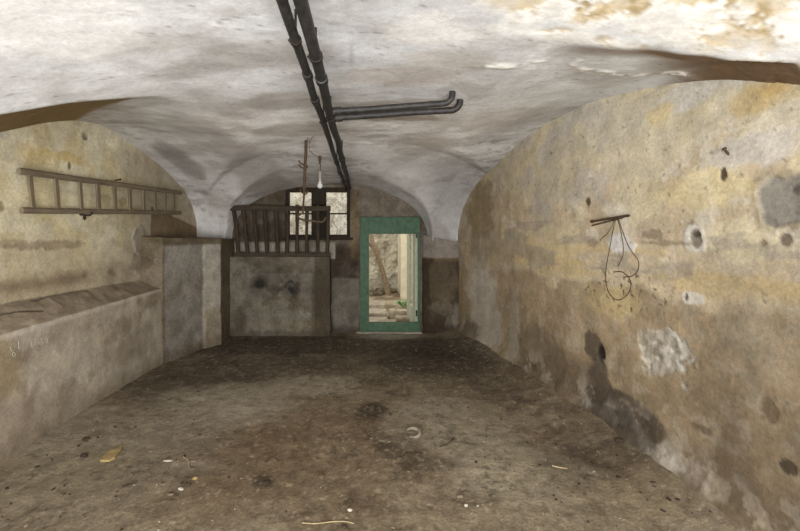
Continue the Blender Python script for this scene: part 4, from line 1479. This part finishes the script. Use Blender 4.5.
twig([(302, 522.5), (316, 523), (332, 521.5), (345, 521), (354, 522.5)], 0.0028, M_TWIG, 'long pale dry twig at the very front of the floor')
twig([(122, 487.5), (130, 484.5), (138, 482)], 0.006, M_CLOD, 'short dark stick on the left floor below the yellowish scrap')
twig([(183, 457), (188, 461), (189, 467)], 0.0025, M_TWIG, 'thin bent straw beside the long white flake on the left floor')
twig([(552, 467), (560, 469), (567, 469.5)], 0.004, M_TWIG, 'pale straw on the floor near the foot of the right wall')
twig([(265, 462), (272, 456), (279, 460)], 0.0022, M_CLOD, 'thin arched dark twig on the bare brown floor left of center')
twig([(440, 446), (448, 443), (455, 437)], 0.003, M_CLOD, 'thin dark twig on the floor right of the curved shard')


# grit nobody could count
def grit(name, n, seed, mat, r0, r1, label, dens):
    rr = random.Random(seed)
    bm = bmesh.new()
    k = 0
    while k < n:
        x, y = rr.uniform(-2.4, 1.95), 1.9 + 4.2 * rr.random() ** 1.5
        if (abs(x + 1.85) < 0.14 and abs(y - 2.92) < 0.2) or x > xr(y) - 0.1 or x < (-2.4 if y < 4.7 else -2.0) or rr.random() > dens(x, y):
            continue
        r = r0 + (r1 - r0) * rr.random() ** 3
        z = fz_fast(x, y)
        M_ = Matrix.Rotation(rr.uniform(0, 6.28), 3, 'Z')
        vs = bmesh.ops.create_icosphere(bm, subdivisions=1, radius=1)['verts']
        s = (r * rr.uniform(.7, 1.6), r * rr.uniform(.6, 1), r * rr.uniform(.3, .6))
        for v in vs:
            q = 1 + rr.uniform(-.25, .25)
            v.co = M_ @ Vector((v.co.x * s[0] * q, v.co.y * s[1] * q, v.co.z * s[2])) + Vector((x, y, z + s[2] * .4))
        k += 1
    tag(bmobj(name, bm, mat, smooth=False), label, 'grit', None, 'stuff')


gx, gy = np.linspace(-2.8, 2.3, 256), np.linspace(1.4, 6.75, 268)
GX, GY = np.meshgrid(gx, gy, indexing='ij')
GZ = floor_z(GX, GY)


def fz_fast(x, y):
    i = (x + 2.8) / 5.1 * 255
    j = (y - 1.4) / 5.35 * 267
    a, b = int(i), int(j)
    u, v = i - a, j - b
    return (GZ[a, b] * (1 - u) * (1 - v) + GZ[a + 1, b] * u * (1 - v) + GZ[a, b + 1] * (1 - u) * v + GZ[a + 1, b + 1] * u * v)


grit('pale_grit', 420, 61, M_GRIT, 0.003, 0.013, 'pale grit and crumbs scattered over the earth floor', lambda x, y: (0.3 + 0.7 * (abs(x) > 0.7)) * (0.25 if y > 4.2 else 1))
grit('lime_crumbs', 90, 62, M_CHIP, 0.002, 0.008, 'white lime crumbs scattered over the earth floor', lambda x, y: (0.3 + 0.7 * (abs(x) > 0.6)) * (0.25 if y > 4.2 else 1))
grit('dark_crumbs', 560, 63, M_GRITD, 0.003, 0.014, 'dark crumbs of earth scattered mostly along the right wall', lambda x, y: 1.0 if (x > 0.9 and y < 4.5) or (x > 0.2 and y > 4.5) else (0.8 if x < -1.3 else 0.12))

# ------------------------------------------------------------------ courtyard beyond the door
ys = steps((6.7, 10.6, 0.05))
xs = steps((-5, 5, 0.05))
Y, X = np.meshgrid(ys, xs, indexing='ij')
F0 = np.stack([X, Y, np.zeros_like(X)], -1)
cz_ = -0.01 + 0.22 * sst(7.6, 9.6, Y) + 0.03 * (fbm(F0, 3, 4, 500) - 0.5)
P = np.stack([X, Y, cz_], -1)
c = mix(np.broadcast_to(lin('#a3947a'), P.shape).copy(), lin('#7d6d55'), sst(0.42, 0.62, fbm(F0, 4, 5, 501)))
c = mix(c, lin('#c9bda3'), 0.7 * sst(0.5, 0.65, fbm(F0, 2, 4, 502)) * (Y < 8.2))
struct(obj('ground', grid_mesh('ground', [(P, c, None)]), M_STONE))


def cgz(x, y):
    return float(-0.01 + 0.22 * sst(7.6, 9.6, np.array(y)))


YW = 10.0
xs = steps((-5, 5, 0.035))
zs = steps((-0.1, 4.6, 0.035))
X, Z = np.meshgrid(xs, zs, indexing='ij')
P0 = np.stack([X, np.full_like(X, YW), Z], -1)
n1, n2, n3 = fbm(P0, 2.2, 5, 510), fbm(P0, 6, 5, 511), fbm(P0, 14, 3, 512)
c = mix(np.broadcast_to(lin('#d2c8b2'), P0.shape).copy(), lin('#b3a68c'), sst(0.46, 0.6, n2))
c = mix(c, lin('#e2d9bf'), 0.7 * sst(0.5, 0.62, n1))
c = mix(c, lin('#7a6d57'), 0.6 * sst(0.58, 0.64, n3)) * 0.74
P = P0.copy()
P[..., 1] -= 0.10 * (n2 - 0.5) + 0.06 * (n3 - 0.5)
struct(obj('courtyard_wall', grid_mesh('courtyard_wall', [(P, c, None)]), M_STONE))

# plastered corner of the outbuilding on the right
bm = bmesh.new()
xa = pY(401, 0, 9.0)[0]
box(bm, (xa, 9.0, -0.05), (xa + 1.6, 9.95, 4.3), 0.02)
struct(bmobj('courtyard_pillar', bm, m_simple('cream render', '#cfc3a3', '#ddd3b8', 6, 0.95)))

# tree leaning across the door view
YT = 9.2
tree = thing('tree', (*[pY(391.5, 0, YT)[0], YT], cgz(0, YT)), 'slender leaning tree with bare pale trunk seen through the door', 'tree')
tp = [(391.5, 312), (390, 300), (386, 283), (381, 266), (376, 252), (372.5, 243), (371, 232), (370.5, 215), (371, 190), (368, 160)]
bm = bmesh.new()
p3 = [Vector((pY(px, py, YT)[0], YT + 0.1 * math.sin(i), pY(px, py, YT)[1])) for i, (px, py) in enumerate(tp)]
p3[0].z = cgz(0, YT) - 0.05
sp_ = spline(p3, 5)
tube(bm, sp_, [0.066 - 0.032 * i / len(sp_) for i in range(len(sp_))], 12)
bmobj('trunk', bm, M_BARK, tree)
bm = bmesh.new()
br = [(374, 247), (368, 243.5), (360, 241), (345, 240), (330, 244)]
p3 = spline([Vector((pY(px, py, YT)[0], YT, pY(px, py, YT)[1])) for px, py in br], 5)
tube(bm, p3, [0.045 - 0.03 * i / len(p3) for i in range(len(p3))], 8)
bmobj('branch', bm, M_BARK, tree)
bm = bmesh.new()
br = [(330, 244), (338, 231), (333, 221), (335, 214)]
p3 = spline([Vector((pY(px, py, YT)[0], YT - .1, pY(px, py, YT)[1])) for px, py in br], 5)
tube(bm, p3, [0.02 - 0.012 * i / len(p3) for i in range(len(p3))], 6)
bmobj('branch', bm, M_BARK, tree)
rr = random.Random(5)


def leaves(bm, boxes, n, size):
    for _ in range(n):
        b_ = rr.choice(boxes)
        p = Vector([rr.uniform(b_[0][i], b_[1][i]) for i in range(3)])
        s = size * rr.uniform(.6, 1.2)
        R_ = Euler((rr.uniform(-1, 1), rr.uniform(-1, 1), rr.uniform(0, 6.28))).to_matrix()
        v = [bm.verts.new(p + R_ @ Vector(q)) for q in ((-s, 0, 0), (-.3 * s, .45 * s, .1 * s), (s, 0, -.05 * s), (-.3 * s, -.45 * s, .1 * s))]
        bm.faces.new((v[0], v[1], v[2]))
        bm.faces.new((v[0], v[2], v[3]))


# ivy on the courtyard wall seen through the window
bm = bmesh.new()
bx0 = []
for (pa, pb_, q0, q1) in ((289, 311, 196, 212), (330, 348, 190, 207), (296, 306, 215, 228)):
    xa, z1_ = pY(pa, q0, YW - .15)
    xb, z0_ = pY(pb_, q1, YW - .15)
    bx0.append(((xa, YW - .28, z0_), (xb, YW - .08, z1_)))
leaves(bm, bx0, 34, 0.05)
tag(bmobj('ivy', bm, M_DRYLEAF, smooth=False), 'sparse yellow green ivy on the courtyard wall behind the window', 'ivy', None, 'stuff')

# rubble and litter at the foot of the courtyard wall
bm = bmesh.new()
for i in range(70):
    x = rr.uniform(-0.4, 0.7)
    y = rr.uniform(9.3, 9.85)
    r = rr.uniform(.03, .09)
    if abs(x - 0.6) < 0.2 and y < 9.5:
        y += 0.3
    lump(bm, (x, y, cgz(x, y) + r * .5), (r * 1.3, r, r * .7), 600 + i, .4, 2)
tag(bmobj('rubble', bm, m_simple('dark mossy rubble', '#4a4231', '#8d8165', 6, 1.0)), 'heap of dark rubble along the foot of the courtyard wall', 'rubble', None, 'stuff')

# flat steps and kerb stones
for i, (y0, y1, zt_, lab) in enumerate(((7.05, 7.55, 0.06, 'nearest flat pale step of the courtyard path'), (7.6, 8.15, 0.11, 'second flat pale step of the courtyard path'),
                                       (8.2, 8.8, 0.17, 'farthest flat pale step of the courtyard path'))):
    bm = bmesh.new()
    box(bm, (-0.35, y0, -0.03), (0.42, y1, zt_), 0.015)
    tag(bmobj('stone_step', bm, M_SLAB), lab, 'step', 'steps of the courtyard path')
for (px, py, y, s, lab) in ((405, 318.5, 7.35, (.17, .12, .075), 'flat grey block nearest the door leaf in the courtyard'),
                            (404, 312, 8.0, (.17, .1, .08), 'long kerb stone under the green plant in the courtyard'),
                            (392, 313, 7.75, (.05, .09, .12), 'upright kerb stone left of the green plant in the courtyard'),
                            (389, 306, 8.8, (.07, .12, .1), 'kerb stone at the foot of the leaning tree')):
    x, z = pY(px, py, y)
    bm = bmesh.new()
    zl = min(cgz(x, y) - 0.02, z - s[2])
    box(bm, (x - s[0], y - s[1], zl), (x + s[0], y + s[1], z + s[2] * .6), 0.02)
    tag(bmobj('kerb_stone', bm, M_SLAB), lab, 'stone', 'kerb stones')
# green plant
px_, pz_ = pY(403, 304, 8.35)
plant = thing('fern', (px_, 8.35, cgz(px_, 8.35)), 'small green fern beside the kerb stones in the courtyard', 'plant')
bm = bmesh.new()
for k in range(16):
    a_ = rr.uniform(0, 6.28)
    L = rr.uniform(.2, .32)
    base = Vector((px_, 8.35, cgz(px_, 8.35) + .02))
    tip = base + Vector((math.cos(a_) * L, math.sin(a_) * L, rr.uniform(.05, .16)))
    midp = base.lerp(tip, .5) + Vector((0, 0, .09))
    sd = Vector((-math.sin(a_), math.cos(a_), 0)) * .034
    q = [bm.verts.new(v) for v in (base - sd * .3, base + sd * .3, midp + sd, midp - sd, tip)]
    bm.faces.new((q[0], q[1], q[2], q[3]))
    bm.faces.new((q[3], q[2], q[4]))
bmobj('fronds', bm, M_LEAF, plant, smooth=False)
